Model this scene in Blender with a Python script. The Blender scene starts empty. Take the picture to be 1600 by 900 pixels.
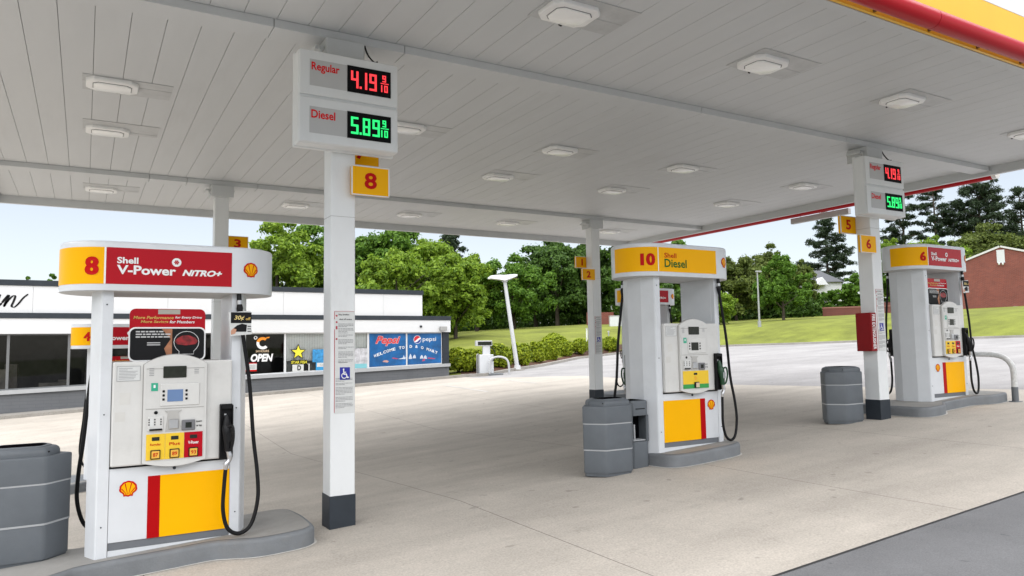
import bpy, bmesh, math, random
import numpy as np
from mathutils import Vector, Matrix

random.seed(7)
rng = np.random.default_rng(11)
scene = bpy.context.scene
col = scene.collection
R = math.radians

# ------------------------------------------------------------------ camera
CAM_H = 1.65
FOC, YAW, PITCH, ROLL = 1139.85, 0.53014, 0.08104, -0.01659
def cam_axes():
    f = Vector((math.sin(YAW)*math.cos(PITCH), math.cos(YAW)*math.cos(PITCH), math.sin(PITCH)))
    r0 = Vector((math.cos(YAW), -math.sin(YAW), 0)); u0 = r0.cross(f)
    r = r0*math.cos(ROLL) + u0*math.sin(ROLL)
    u = -r0*math.sin(ROLL) + u0*math.cos(ROLL)
    return r, u, f
CR, CU, CF = cam_axes()
cd = bpy.data.cameras.new('camera'); cam = bpy.data.objects.new('camera', cd); col.objects.link(cam)
cd.sensor_width = 36; cd.lens = FOC/1600*36; cd.clip_end = 2000; cd.clip_start = 0.05
cam.matrix_world = Matrix(((CR.x, CU.x, -CF.x, 0), (CR.y, CU.y, -CF.y, 0), (CR.z, CU.z, -CF.z, CAM_H), (0, 0, 0, 1)))
scene.camera = cam

# ------------------------------------------------------------------ sky, sun, exposure
SUN_EL, SUN_AZ = 79, 215                   # azimuth clockwise from +y, degrees
w = bpy.data.worlds.new('World'); scene.world = w; w.use_nodes = True
nt = w.node_tree; bg = nt.nodes['Background']
sky = nt.nodes.new('ShaderNodeTexSky'); sky.sky_type = 'NISHITA'; sky.sun_disc = False
sky.sun_elevation = R(SUN_EL); sky.sun_rotation = R(SUN_AZ); sky.air_density = 1.0; sky.dust_density = 0.6; sky.ozone_density = 1.0
hs = nt.nodes.new('ShaderNodeHueSaturation'); hs.inputs['Saturation'].default_value = .44
nt.links.new(sky.outputs[0], hs.inputs['Color']); nt.links.new(hs.outputs[0], bg.inputs['Color'])
bg.inputs['Strength'].default_value = .092
sl = bpy.data.lights.new('sun', 'SUN'); sl.energy = 3.5; sl.angle = R(128); sl.color = (1, 0.975, 0.945)
so = bpy.data.objects.new('sun', sl); col.objects.link(so)
sd = Vector((math.sin(R(SUN_AZ))*math.cos(R(SUN_EL)), math.cos(R(SUN_AZ))*math.cos(R(SUN_EL)), math.sin(R(SUN_EL))))
so.rotation_euler = sd.to_track_quat('Z', 'Y').to_euler()
vs = scene.view_settings
vs.view_transform = 'Standard'; vs.look = 'None'; vs.exposure = 0.97; vs.gamma = 1; vs.use_curve_mapping = False
scene.cycles.max_bounces = 10; scene.cycles.diffuse_bounces = 8; scene.cycles.transparent_max_bounces = 12
scene.cycles.use_denoising = True

# ------------------------------------------------------------------ helpers
def ray(u, v): return CF + CR*((u-800)/FOC) - CU*((v-450)/FOC)
def at(u, v, depth): return Vector((0, 0, CAM_H)) + ray(u, v)*depth         # photo direction at a distance
def hor(u): # horizon row of the photo at a column
    a = CR.z*(u-800)/FOC + CF.z
    return 450 + a*FOC/CU.z
def on_y(u, v, y):
    d = ray(u, v); return Vector((0, 0, CAM_H)) + d*(y/d.y)

def tag(o, label=None, cat=None, group=None, kind=None):
    if label: o['label'] = label
    if cat: o['category'] = cat
    if group: o['group'] = group
    if kind: o['kind'] = kind
    return o
def empty(name, loc, rz=0, label=None, cat=None, group=None):
    o = bpy.data.objects.new(name, None); col.objects.link(o); o.location = loc; o.rotation_euler.z = rz
    o.empty_display_size = .2
    return tag(o, label, cat, group)

class MB:
    def __init__(s): s.v = []; s.f = []; s.m = []; s.mi = 0
    def add(s, vs_, fs):
        n = len(s.v); s.v += [tuple(p) for p in vs_]
        for f in fs: s.f.append([i+n for i in f]); s.m.append(s.mi)
        return s
    def box(s, x0, x1, y0, y1, z0, z1, bev=0, seg=1):
        if x0 > x1: x0, x1 = x1, x0
        if y0 > y1: y0, y1 = y1, y0
        if z0 > z1: z0, z1 = z1, z0
        if not bev:
            return s.add([(x0,y0,z0),(x1,y0,z0),(x1,y1,z0),(x0,y1,z0),(x0,y0,z1),(x1,y0,z1),(x1,y1,z1),(x0,y1,z1)],
                         [(0,3,2,1),(4,5,6,7),(0,1,5,4),(1,2,6,5),(2,3,7,6),(3,0,4,7)])
        bm = bmesh.new(); bmesh.ops.create_cube(bm, size=1)
        for v in bm.verts: v.co = Vector(((x0+x1)/2+v.co.x*(x1-x0), (y0+y1)/2+v.co.y*(y1-y0), (z0+z1)/2+v.co.z*(z1-z0)))
        bmesh.ops.bevel(bm, geom=bm.edges[:], offset=min(bev, .49*min(x1-x0, y1-y0, z1-z0)), segments=seg, affect='EDGES', profile=.5)
        bm.verts.index_update()
        s.add([v.co[:] for v in bm.verts], [[v.index for v in f.verts] for f in bm.faces]); bm.free(); return s
    def prism(s, poly, z0, z1, bev=0, seg=2, bottom=True):
        """vertical prism of a counter-clockwise plan polygon, z0/z1 numbers; rounded top edge by bev"""
        n = len(poly); rings = [(0, z0)]
        if bev:
            rings.append((0, z1-bev))
            for k in range(1, seg+1):
                a = k/seg*math.pi/2
                rings.append((bev*(1-math.cos(a)), z1-bev+bev*math.sin(a)))
        else: rings.append((0, z1))
        def inset(d):
            if d == 0: return [Vector(p) for p in poly]
            out = []
            for i in range(n):
                p0, p1, p2 = Vector(poly[i-1]), Vector(poly[i]), Vector(poly[(i+1) % n])
                a = (p1-p0).normalized(); b = (p2-p1).normalized()
                na = Vector((-a.y, a.x)); nb = Vector((-b.y, b.x)); t = (na+nb)
                t = t/max(t.length_squared/2, .3) if t.length > 1e-6 else na
                out.append(p1+t*d)
            return out
        vv = []; ff = []
        for d, z in rings:
            for p in inset(d): vv.append((p.x, p.y, z))
        for k in range(len(rings)-1):
            for i in range(n):
                j = (i+1) % n; ff.append((k*n+i, k*n+j, (k+1)*n+j, (k+1)*n+i))
        ff.append([(len(rings)-1)*n+i for i in range(n)])
        if bottom: ff.append([n-1-i for i in range(n)])
        return s.add(vv, ff)
    def plate(s, poly, y0, y1):
        """polygon given as (x,z) counter-clockwise seen from the front (-y), thickness from y0 (front) to y1 (back)"""
        n = len(poly)
        vv = [(p[0], y0, p[1]) for p in poly] + [(p[0], y1, p[1]) for p in poly]
        ff = [list(range(n)), [2*n-1-i for i in range(n)]]
        for i in range(n):
            j = (i+1) % n; ff.append((i, n+i, n+j, j))
        return s.add(vv, ff)
    def tube(s, pts, r, n=10, cap=True, smooth=0):
        pts = [Vector(p) for p in pts]
        if smooth: pts = catmull(pts, smooth)
        rs = r if isinstance(r, (list, tuple)) else [r]*len(pts)
        if len(rs) != len(pts): rs = [np.interp(i/(len(pts)-1), np.linspace(0, 1, len(rs)), rs) for i in range(len(pts))]
        vv = []; ff = []; prev = None
        for i, p in enumerate(pts):
            t = (pts[min(i+1, len(pts)-1)]-pts[max(i-1, 0)]).normalized()
            if prev is None:
                a = t.orthogonal().normalized()
            else:
                a = (prev - t*prev.dot(t)).normalized()
            prev = a; b = t.cross(a)
            for k in range(n):
                an = 2*math.pi*k/n; vv.append(p + (a*math.cos(an)+b*math.sin(an))*rs[i])
        for i in range(len(pts)-1):
            for k in range(n):
                kk = (k+1) % n; ff.append((i*n+k, i*n+kk, (i+1)*n+kk, (i+1)*n+k))
        if cap:
            ff.append([n-1-k for k in range(n)]); ff.append([(len(pts)-1)*n+k for k in range(n)])
        return s.add(vv, ff)
    def disc(s, cx, cz, r, y0, y1, n=24):
        return s.plate([(cx+r*math.cos(2*math.pi*k/n), cz+r*math.sin(2*math.pi*k/n)) for k in range(n)], y0, y1)
    def build(s, name, mats, parent=None, smooth=None, loc=None):
        me = bpy.data.meshes.new(name); me.from_pydata(s.v, [], s.f)
        if not isinstance(mats, (list, tuple)): mats = [mats]
        for m in mats: me.materials.append(m)
        if len(mats) > 1: me.polygons.foreach_set('material_index', s.m)
        if smooth is not None:
            me.polygons.foreach_set('use_smooth', [True]*len(me.polygons)); me.set_sharp_from_angle(angle=R(smooth))
        me.update()
        o = bpy.data.objects.new(name, me); col.objects.link(o)
        if parent: o.parent = parent
        if loc is not None: o.location = loc
        return o

def catmull(p, k):
    out = []; q = [p[0]*2-p[1]] + list(p) + [p[-1]*2-p[-2]]
    for i in range(1, len(q)-2):
        a, b, c, d = q[i-1], q[i], q[i+1], q[i+2]
        for j in range(k):
            t = j/k
            out.append(.5*((2*b)+(c-a)*t+(2*a-5*b+4*c-d)*t*t+(3*b-a-3*c+d)*t**3))
    out.append(p[-1]); return out

_text_cache = {}
def text_geo(s, bold=0.0, shear=0.0):
    k = (s, bold, shear)
    if k in _text_cache: return _text_cache[k]
    cu = bpy.data.curves.new('t', 'FONT'); cu.body = s; cu.size = 1; cu.offset = bold; cu.shear = shear; cu.resolution_u = 3
    o = bpy.data.objects.new('t', cu); col.objects.link(o); bpy.context.view_layer.update()
    me = bpy.data.meshes.new_from_object(o.evaluated_get(bpy.context.evaluated_depsgraph_get()))
    v = np.array([x.co[:] for x in me.vertices]); f = [list(p.vertices) for p in me.polygons]
    bpy.data.objects.remove(o); bpy.data.curves.remove(cu); bpy.data.meshes.remove(me)
    lo, hi = v.min(0), v.max(0); v = (v[:, :2]-lo[:2])/(hi[:2]-lo[:2])
    _text_cache[k] = (v, f); return v, f
def add_text(mb, s, x0, x1, z0, z1, F, bold=0.02, shear=0.0):
    v, f = text_geo(s, bold, shear)
    mb.add([F(x0+(x1-x0)*a, z0+(z1-z0)*b) for a, b in v], f)
def flat(y): return lambda u, v: (u, y, v)

# ------------------------------------------------------------------ materials
MATS = {}
def mat(name, color, rough=.5, metal=0, var=.06, scale=6, bump=0, bscale=40, spec=.5, emit=None, estr=0, dirt=0, stretch=(1, 1, 1)):
    if name in MATS: return MATS[name]
    m = bpy.data.materials.new(name); m.use_nodes = True; t = m.node_tree; b = t.nodes['Principled BSDF']
    b.inputs['Roughness'].default_value = rough; b.inputs['Metallic'].default_value = metal
    b.inputs['Specular IOR Level'].default_value = spec
    tc = t.nodes.new('ShaderNodeTexCoord'); mp = t.nodes.new('ShaderNodeMapping'); mp.inputs['Scale'].default_value = stretch
    t.links.new(tc.outputs['Object'], mp.inputs['Vector'])
    nz = t.nodes.new('ShaderNodeTexNoise'); nz.inputs['Scale'].default_value = scale; nz.inputs['Detail'].default_value = 6; nz.inputs['Roughness'].default_value = .62
    t.links.new(mp.outputs[0], nz.inputs['Vector'])
    rp = t.nodes.new('ShaderNodeValToRGB'); e = rp.color_ramp.elements
    e[0].position = .3; e[1].position = .72
    e[0].color = (*[c*(1-var) for c in color], 1); e[1].color = (*[min(1, c*(1+var*.6)) for c in color], 1)
    t.links.new(nz.outputs['Fac'], rp.inputs['Fac']); out = rp.outputs['Color']
    if dirt:
        n2 = t.nodes.new('ShaderNodeTexNoise'); n2.inputs['Scale'].default_value = scale*.45; n2.inputs['Detail'].default_value = 9; n2.inputs['Roughness'].default_value = .75
        t.links.new(mp.outputs[0], n2.inputs['Vector'])
        r2 = t.nodes.new('ShaderNodeValToRGB'); r2.color_ramp.elements[0].position = .55; r2.color_ramp.elements[1].position = .8
        r2.color_ramp.elements[0].color = (0, 0, 0, 1); r2.color_ramp.elements[1].color = (dirt, dirt, dirt, 1)
        t.links.new(n2.outputs['Fac'], r2.inputs['Fac'])
        mx = t.nodes.new('ShaderNodeMixRGB'); mx.inputs['Color2'].default_value = (.22, .20, .17, 1)
        t.links.new(r2.outputs['Color'], mx.inputs['Fac']); t.links.new(out, mx.inputs['Color1']); out = mx.outputs['Color']
    t.links.new(out, b.inputs['Base Color'])
    if bump:
        n3 = t.nodes.new('ShaderNodeTexNoise'); n3.inputs['Scale'].default_value = bscale; n3.inputs['Detail'].default_value = 4
        t.links.new(tc.outputs['Object'], n3.inputs['Vector'])
        bp = t.nodes.new('ShaderNodeBump'); bp.inputs['Strength'].default_value = bump; bp.inputs['Distance'].default_value = .02
        t.links.new(n3.outputs['Fac'], bp.inputs['Height']); t.links.new(bp.outputs[0], b.inputs['Normal'])
    if emit:
        b.inputs['Emission Color'].default_value = (*emit, 1); b.inputs['Emission Strength'].default_value = estr
    MATS[name] = m; return m

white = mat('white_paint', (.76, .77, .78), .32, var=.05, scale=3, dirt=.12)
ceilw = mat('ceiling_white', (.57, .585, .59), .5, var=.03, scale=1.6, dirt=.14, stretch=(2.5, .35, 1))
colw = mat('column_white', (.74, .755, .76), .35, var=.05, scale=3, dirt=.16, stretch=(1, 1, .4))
pumpw = mat('pump_white', (.63, .65, .675), .3, var=.05, scale=4, dirt=.15)
beige = mat('pump_plastic', (.61, .605, .585), .4, var=.06, scale=5, dirt=.24)
dgrey = mat('dark_grey', (.032, .039, .048), .5, var=.15, scale=5, spec=.25)
kerbg = mat('kerb_grey', (.155, .165, .175), .6, var=.16, scale=5, dirt=.35, bump=.15, bscale=60)
bing = mat('bin_grey', (.10, .112, .125), .48, var=.1, scale=5, dirt=.12, bump=.12, bscale=220)
bing2 = mat('bin_seam', (.36, .37, .38), .5)
black = mat('black_rubber', (.008, .008, .009), .5, var=.2, spec=.18)
blackp = mat('black_plastic', (.009, .009, .010), .4, var=.2, spec=.2)
yellow = mat('sign_yellow', (.88, .43, .0), .3, var=.03, scale=2, spec=.12)
red = mat('sign_red', (.42, .003, .012), .22, var=.05, scale=2, spec=.2)
redd = mat('stripe_red', (.40, .002, .004), .4, var=.04, spec=.1)
logored = mat('logo_red', (.50, .004, .004), .45, spec=.12)
decalw = mat('decal_white', (.80, .80, .80), .4, var=.02)
paperw = mat('paper_white', (.62, .63, .62), .6, var=.05, scale=20)
inkg = mat('ink_grey', (.22, .22, .23), .7)
inkb = mat('ink_black', (.010, .010, .011), .5, spec=.15)
greend = mat('green_dark', (.01, .12, .02), .45, spec=.12)
greenl = mat('green_band', (.03, .30, .06), .4)
teal = mat('green_sticker', (.02, .36, .22), .45)
lcd = mat('lcd_dark', (.022, .025, .02), .15, var=.3, scale=30, spec=.3)
screen = mat('screen_blue', (.12, .19, .34), .2, emit=(.18, .30, .55), estr=.06, spec=.3)
metal = mat('brushed_metal', (.55, .55, .56), .35, metal=.9, var=.1, dirt=.2)
gold = mat('gold', (.6, .40, .08), .4)
orange = mat('orange', (.85, .28, .02), .4)
bluep = mat('poster_blue', (.006, .115, .34), .3, var=.5, scale=2.5)
blues = mat('access_blue', (.015, .02, .30), .4)
skyblue = mat('ice_blue', (.05, .30, .62), .3, var=.6, scale=9)
signface = mat('sign_face_grey', (.50, .50, .50), .4, var=.03)
tubered = mat('tube_red', (.42, .003, .010), .3, var=.05, scale=1.5, spec=.2)
fascy = mat('fascia_yellow', (.88, .50, .02), .35, var=.05, scale=1.5)
ledr = mat('led_red', (.3, .01, .02), .4, emit=(1, .05, .06), estr=.60)
ledg = mat('led_green', (.01, .3, .05), .4, emit=(.02, .95, .22), estr=.55)
extred = mat('cabinet_red', (.24, .003, .006), .35, var=.1, scale=4, spec=.2)
asph_d = None

def ground_mat(name, base, var, sc, fine, joints=None, rough=.85, stain=.3, streak=None, big=None):
    m = bpy.data.materials.new(name); m.use_nodes = True; t = m.node_tree; b = t.nodes['Principled BSDF']; L = t.links.new; N = t.nodes.new
    b.inputs['Roughness'].default_value = rough; b.inputs['Specular IOR Level'].default_value = .3
    g = N('ShaderNodeNewGeometry'); pos = g.outputs['Position']
    def noise(scale, det, ro, vec=None):
        n = N('ShaderNodeTexNoise'); n.inputs['Scale'].default_value = scale; n.inputs['Detail'].default_value = det; n.inputs['Roughness'].default_value = ro
        L(vec or pos, n.inputs['Vector']); return n.outputs['Fac']
    def ramp(f, p0, p1, c0, c1):
        r = N('ShaderNodeValToRGB'); e = r.color_ramp.elements; e[0].position = p0; e[1].position = p1
        e[0].color = (*c0, 1); e[1].color = (*c1, 1); L(f, r.inputs['Fac']); return r.outputs['Color']
    def mul(a, c, fac=1):
        x = N('ShaderNodeMixRGB'); x.blend_type = 'MULTIPLY'; x.inputs['Fac'].default_value = fac; L(a, x.inputs['Color1']); L(c, x.inputs['Color2']); return x.outputs['Color']
    c = ramp(noise(sc, 8, .65), .3, .7, [k*(1-var) for k in base], [k*(1+var*.7) for k in base])
    if streak:
        mp = N('ShaderNodeMapping'); mp.inputs['Scale'].default_value = streak; L(pos, mp.inputs['Vector'])
        c = mul(c, ramp(noise(1, 5, .6, mp.outputs[0]), .32, .62, (1-stain,)*3, (1, 1, 1)))
    c = mul(c, ramp(noise(.45, 6, .7), .36, .6, (1-(big or stain*.8),)*3, (1, 1, 1)))
    c = mul(c, ramp(noise(3.1, 10, .8), .56, .72, (1, 1, 1), (1-stain,)*3))
    c = mul(c, ramp(noise(fine, 3, .6), .3, .7, (.80,)*3, (1.12,)*3))
    c = mul(c, ramp(noise(5.5, 1.5, .5), .725, .75, (1, 1, 1), (.74,)*3))      # old gum and oil spots
    if joints:
        sx = N('ShaderNodeSeparateXYZ'); L(pos, sx.inputs[0])
        for ax, off, per, wid in joints:
            a = N('ShaderNodeMath'); a.operation = 'SUBTRACT'; L(sx.outputs[ax], a.inputs[0]); a.inputs[1].default_value = off
            p = N('ShaderNodeMath'); p.operation = 'PINGPONG'; L(a.outputs[0], p.inputs[0]); p.inputs[1].default_value = per/2
            l = N('ShaderNodeMath'); l.operation = 'LESS_THAN'; L(p.outputs[0], l.inputs[0]); l.inputs[1].default_value = wid
            x = N('ShaderNodeMixRGB'); L(l.outputs[0], x.inputs['Fac']); L(c, x.inputs['Color1']); x.inputs['Color2'].default_value = (.17, .155, .14, 1); c = x.outputs['Color']
    L(c, b.inputs['Base Color'])
    bp = N('ShaderNodeBump'); bp.inputs['Strength'].default_value = .35; bp.inputs['Distance'].default_value = .01
    L(noise(fine*.8, 3, .7), bp.inputs['Height']); L(bp.outputs[0], b.inputs['Normal'])
    return m

def brick_mat(name, c1, c2, mortar, sx=1.0, ms=.012, bw=.22, rh=.075):
    m = bpy.data.materials.new(name); m.use_nodes = True; t = m.node_tree; b = t.nodes['Principled BSDF']; b.inputs['Roughness'].default_value = .85
    g = t.nodes.new('ShaderNodeTexCoord'); s = t.nodes.new('ShaderNodeSeparateXYZ'); c = t.nodes.new('ShaderNodeCombineXYZ')
    t.links.new(g.outputs['Object'], s.inputs[0])
    ad = t.nodes.new('ShaderNodeMath'); t.links.new(s.outputs[0], ad.inputs[0]); t.links.new(s.outputs[1], ad.inputs[1])
    t.links.new(ad.outputs[0], c.inputs[0]); t.links.new(s.outputs[2], c.inputs[1])
    br = t.nodes.new('ShaderNodeTexBrick'); br.inputs['Scale'].default_value = 1; br.inputs['Brick Width'].default_value = bw; br.inputs['Row Height'].default_value = rh
    br.inputs['Mortar Size'].default_value = ms; br.inputs['Color1'].default_value = (*c1, 1); br.inputs['Color2'].default_value = (*c2, 1); br.inputs['Mortar'].default_value = (*mortar, 1)
    t.links.new(c.outputs[0], br.inputs['Vector'])
    nz = t.nodes.new('ShaderNodeTexNoise'); nz.inputs['Scale'].default_value = .9; nz.inputs['Detail'].default_value = 8
    t.links.new(g.outputs['Object'], nz.inputs['Vector'])
    rp = t.nodes.new('ShaderNodeValToRGB'); rp.color_ramp.elements[0].color = (.72, .72, .72, 1); rp.color_ramp.elements[1].color = (1.15, 1.15, 1.15, 1)
    t.links.new(nz.outputs['Fac'], rp.inputs[0])
    mx = t.nodes.new('ShaderNodeMixRGB'); mx.blend_type = 'MULTIPLY'; mx.inputs['Fac'].default_value = 1
    t.links.new(br.outputs['Color'], mx.inputs['Color1']); t.links.new(rp.outputs[0], mx.inputs['Color2']); t.links.new(mx.outputs[0], b.inputs['Base Color'])
    return m

def leaf_mat(name, c0, c1, trans=.35):
    m = bpy.data.materials.new(name); m.use_nodes = True; t = m.node_tree; b = t.nodes['Principled BSDF']
    b.inputs['Roughness'].default_value = .55; b.inputs['Specular IOR Level'].default_value = .25
    g = t.nodes.new('ShaderNodeNewGeometry'); rp = t.nodes.new('ShaderNodeValToRGB')
    rp.color_ramp.elements[0].color = (*c0, 1); rp.color_ramp.elements[1].color = (*c1, 1)
    t.links.new(g.outputs['Random Per Island'], rp.inputs[0]); t.links.new(rp.outputs[0], b.inputs['Base Color'])
    tr = t.nodes.new('ShaderNodeBsdfTranslucent'); mx = t.nodes.new('ShaderNodeMixShader'); mx.inputs[0].default_value = trans
    t.links.new(rp.outputs[0], tr.inputs['Color']); t.links.new(b.outputs[0], mx.inputs[1]); t.links.new(tr.outputs[0], mx.inputs[2])
    t.links.new(mx.outputs[0], t.nodes['Material Output'].inputs['Surface'])
    return m

# ------------------------------------------------------------------ terrain
YS = [-40, 6.93, 14.04, 26, 60]; BS = [.0552, .0552, .05, .0434, .0434]; AS = [-.118, -.118, -.203, .0124, .0124]
def lot(x, y):
    dip = .034*max(0, 10.5-max(x, -7))*float(np.interp(y, [6.93, 14.04, 26], [0, 1, 0]))     # shallow drain behind pump 8
    return float(np.interp(y, YS, AS)) + float(np.interp(y, YS, BS))*max(-40, min(x, 75)) - dip
BND = [(12.45, 60), (12.45, 40), (12.45, 25.2), (13.2, 24.75), (15.46, 26.35), (17.5, 27.5), (22.3, 31.5), (26.6, 33.2), (30.5, 33.6), (34, 31.4), (35.3, 27.9), (36.75, 25.5), (38.7, 17.9), (42, 5), (46, -12)]
def densify(p, step):
    out = []
    for a, b in zip(p[:-1], p[1:]):
        n = max(1, int(math.dist(a, b)/step))
        for i in range(n): out.append((a[0]+(b[0]-a[0])*i/n, a[1]+(b[1]-a[1])*i/n))
    out.append(p[-1]); return out
BD = densify(BND, 1.0)
def inlawn(x, y):
    P = BND + [(400, -12), (400, 400), (12.45, 400)]; c = False; j = len(P)-1
    for i in range(len(P)):
        if (P[i][1] > y) != (P[j][1] > y) and x < (P[j][0]-P[i][0])*(y-P[i][1])/(P[j][1]-P[i][1])+P[i][0]: c = not c
        j = i
    return c
BDa = np.array(BD)
def ground(x, y):
    z = lot(x, y)
    if inlawn(x, y):
        d = float(np.sqrt(((BDa-np.array([x, y]))**2).sum(1)).min())
        az = math.degrees(math.atan2(x, y)); k = float(np.interp(az, [28, 37, 46, 65], [1.85, 1.85, 1.40, 1.33]))
        d = min(d, 60); z += k*d*d/(d*d+18) + .004*d
    return z

def sheet(name, xs, ys, m, dz, fz=lot, kind='structure', ymax=None):
    mb = MB(); vv = []
    for y in ys:
        for x in xs:
            yy = min(y, ymax(x)) if ymax else y
            vv.append((x, yy, fz(x, yy)+dz))
    n = len(xs); ff = [(j*n+i, j*n+i+1, (j+1)*n+i+1, (j+1)*n+i) for j in range(len(ys)-1) for i in range(n-1)]
    mb.add(vv, ff); o = mb.build(name, m); o['kind'] = kind; return o
ybreak = [6.93, 14.04, 26]
def fr(a, b, n, extra=()): return sorted(set(list(np.round(np.linspace(a, b, n), 4))+[e for e in extra if a < e < b]))
conc_m = ground_mat('concrete', (.50, .458, .402), .09, 1.1, 60, joints=[(0, .45, 2.95, .0045)], stain=.17, streak=(.22, 1.5, 1), big=.07)
asph_m = ground_mat('asphalt_worn', (.36, .35, .348), .09, .7, 60, stain=.2, streak=(.15, .6, 1))
asphd_m = ground_mat('asphalt_dark', (.165, .167, .172), .12, 1.5, 90, stain=.12)
lawn_m = ground_mat('grass', (.205, .235, .032), .30, .5, 22, stain=.26, streak=(.10, .8, 1), rough=.95)
earth_m = ground_mat('earth', (.10, .12, .04), .2, .3, 8, stain=.2)
mulch_m = ground_mat('mulch', (.085, .038, .022), .4, 6, 40, stain=.4)
sheet('ground', [-600, -120, -45, 0, 60, 120, 600], [-600, -100, -40, 6.93, 14.04, 26, 60, 150, 900], earth_m, -.35)
sheet('asphalt_lot', fr(-45, 70, 24, [14.5, 14.8, 10.5, -7]), fr(-40, 60, 26, ybreak + [20.2, 20.6]), asph_m, 0,
      fz=lambda x, y: lot(x, y) - (.12 if x < 14.6 and y < 20.4 else 0))
sheet('concrete_apron', fr(-32, 15, 20, [12.5, 10.5, -7]), fr(3.45, 25, 20, ybreak), conc_m, .006,
      ymax=lambda x: 25 if x <= 12.5 else 23.9-(x-12.5)/2.5*3.0)
sheet('asphalt_driveway', fr(-32, 24, 20), fr(-30, 3.43, 8), asphd_m, .006)
# thin dark tar joint where driveway and apron meet
sheet('tar_joint', fr(-32, 15, 20), [3.420, 3.442], mat('tar', (.03, .03, .03), .8), .010)
# lawn: scaled copies of its edge
lv = []; lf = []; S = [1, 1.02, 1.06, 1.12, 1.2, 1.3, 1.45, 1.65, 1.9, 2.3, 3, 5, 8]
ins = BD
for s_ in S:
    for p in ins:
        x, y = p[0]*s_, p[1]*s_
        lv.append((x, y, ground(x, y)+.02))
n = len(ins)
for j in range(len(S)-1):
    for i in range(n-1): lf.append((j*n+i+1, j*n+i, (j+1)*n+i, (j+1)*n+i+1))
o = MB().add(lv, lf).build('lawn', lawn_m, smooth=60); o['kind'] = 'structure'
# kerb along the lawn and planting bed
def strip_along(path, off0, off1, z0, z1, name, m):
    mb = MB(); L = []
    for i, p in enumerate(path):
        a = Vector(path[max(i-1, 0)]); b = Vector(path[min(i+1, len(path)-1)]); t = (b-a).normalized(); nn = Vector((t.y, -t.x))  # toward the lot
        q0 = Vector(p)+nn*off0; q1 = Vector(p)+nn*off1
        L.append((q0, q1))
    vv = []; ff = []
    for q0, q1 in L:
        g0 = lot(q0.x, q0.y); g1 = lot(q1.x, q1.y)
        vv += [(q0.x, q0.y, g0+z0), (q0.x, q0.y, g0+z1), (q1.x, q1.y, g1+z1), (q1.x, q1.y, g1+z0)]
    for i in range(len(L)-1):
        for k in range(3): ff.append((i*4+k, (i+1)*4+k, (i+1)*4+k+1, i*4+k+1))
    return mb.add(vv, ff).build(name, m)
kerbc = ground_mat('kerb_concrete', (.36, .34, .31), .12, 2, 50, stain=.25)
o = strip_along(BD[BD.index((12.45, 25.2)):], .16, -.02, -.1, .11, 'kerb', kerbc); o['kind'] = 'structure'
i0 = BD.index((12.45, 25.2)); i1 = BD.index((26.6, 33.2))
bed = BD[i0:i1+2]
mbv = []; mbf = []
for p in bed:
    for k, s_ in enumerate((1.001, 1.035, 1.075)):
        x, y = p[0]*s_, p[1]*s_; mbv.append((x, y, max(ground(x, y), lot(x, y))+.07-.01*k))
for i in range(len(bed)-1):
    for k in range(2): mbf.append((i*3+k, i*3+k+1, (i+1)*3+k+1, (i+1)*3+k))
o = MB().add(mbv, mbf).build('planting_bed', mulch_m); o['kind'] = 'structure'
# painted stall lines and an oil spot on the lot
linew = ground_mat('line_paint', (.55, .54, .51), .15, 4, 40, stain=.35)
for (x0, y0, x1, y1) in ((12.67, 23.6, 12.5, 19.9), (10.38, 22.3, 10.2, 18.9), (17.8, 26.6, 20.6, 23.4)):
    d = (Vector((x1, y1))-Vector((x0, y0))).normalized(); nn = Vector((-d.y, d.x))*.055
    vv = [(x0+nn.x, y0+nn.y), (x0-nn.x, y0-nn.y), (x1-nn.x, y1-nn.y), (x1+nn.x, y1+nn.y)]
    mb = MB(); N_ = 8; pv = []
    for i in range(N_+1):
        t = i/N_; cx, cy = x0+(x1-x0)*t, y0+(y1-y0)*t
        for s_ in (1, -1): pv.append((cx+nn.x*s_, cy+nn.y*s_, lot(cx+nn.x*s_, cy+nn.y*s_)+.011))
    mb.add(pv, [(2*i+1, 2*i+3, 2*i+2, 2*i) if False else (2*i, 2*i+1, 2*i+3, 2*i+2) for i in range(N_)])
    o = mb.build('painted_line', linew); o['kind'] = 'structure'
# walkway in front of the shop
mb = MB(); xs = fr(-32, 12.95, 14)
for a, b in zip(xs[:-1], xs[1:]):
    z = [lot(a, 24.95)+.1, lot(b, 24.95)+.1, lot(b, 26.02)+.04, lot(a, 26.02)+.04]
    mb.add([(a, 24.95, z[0]-.3), (b, 24.95, z[1]-.3), (b, 24.95, z[1]), (a, 24.95, z[0]), (b, 26.02, z[2]), (a, 26.02, z[3]), (b, 26.02, z[2]-.3), (b, 24.95, z[1]-.3)],
           [(0, 1, 2, 3), (3, 2, 4, 5)] + ([(1, 6, 4, 2)] if b == xs[-1] else []))
o = mb.build('walkway', kerbc); o['kind'] = 'structure'

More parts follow.
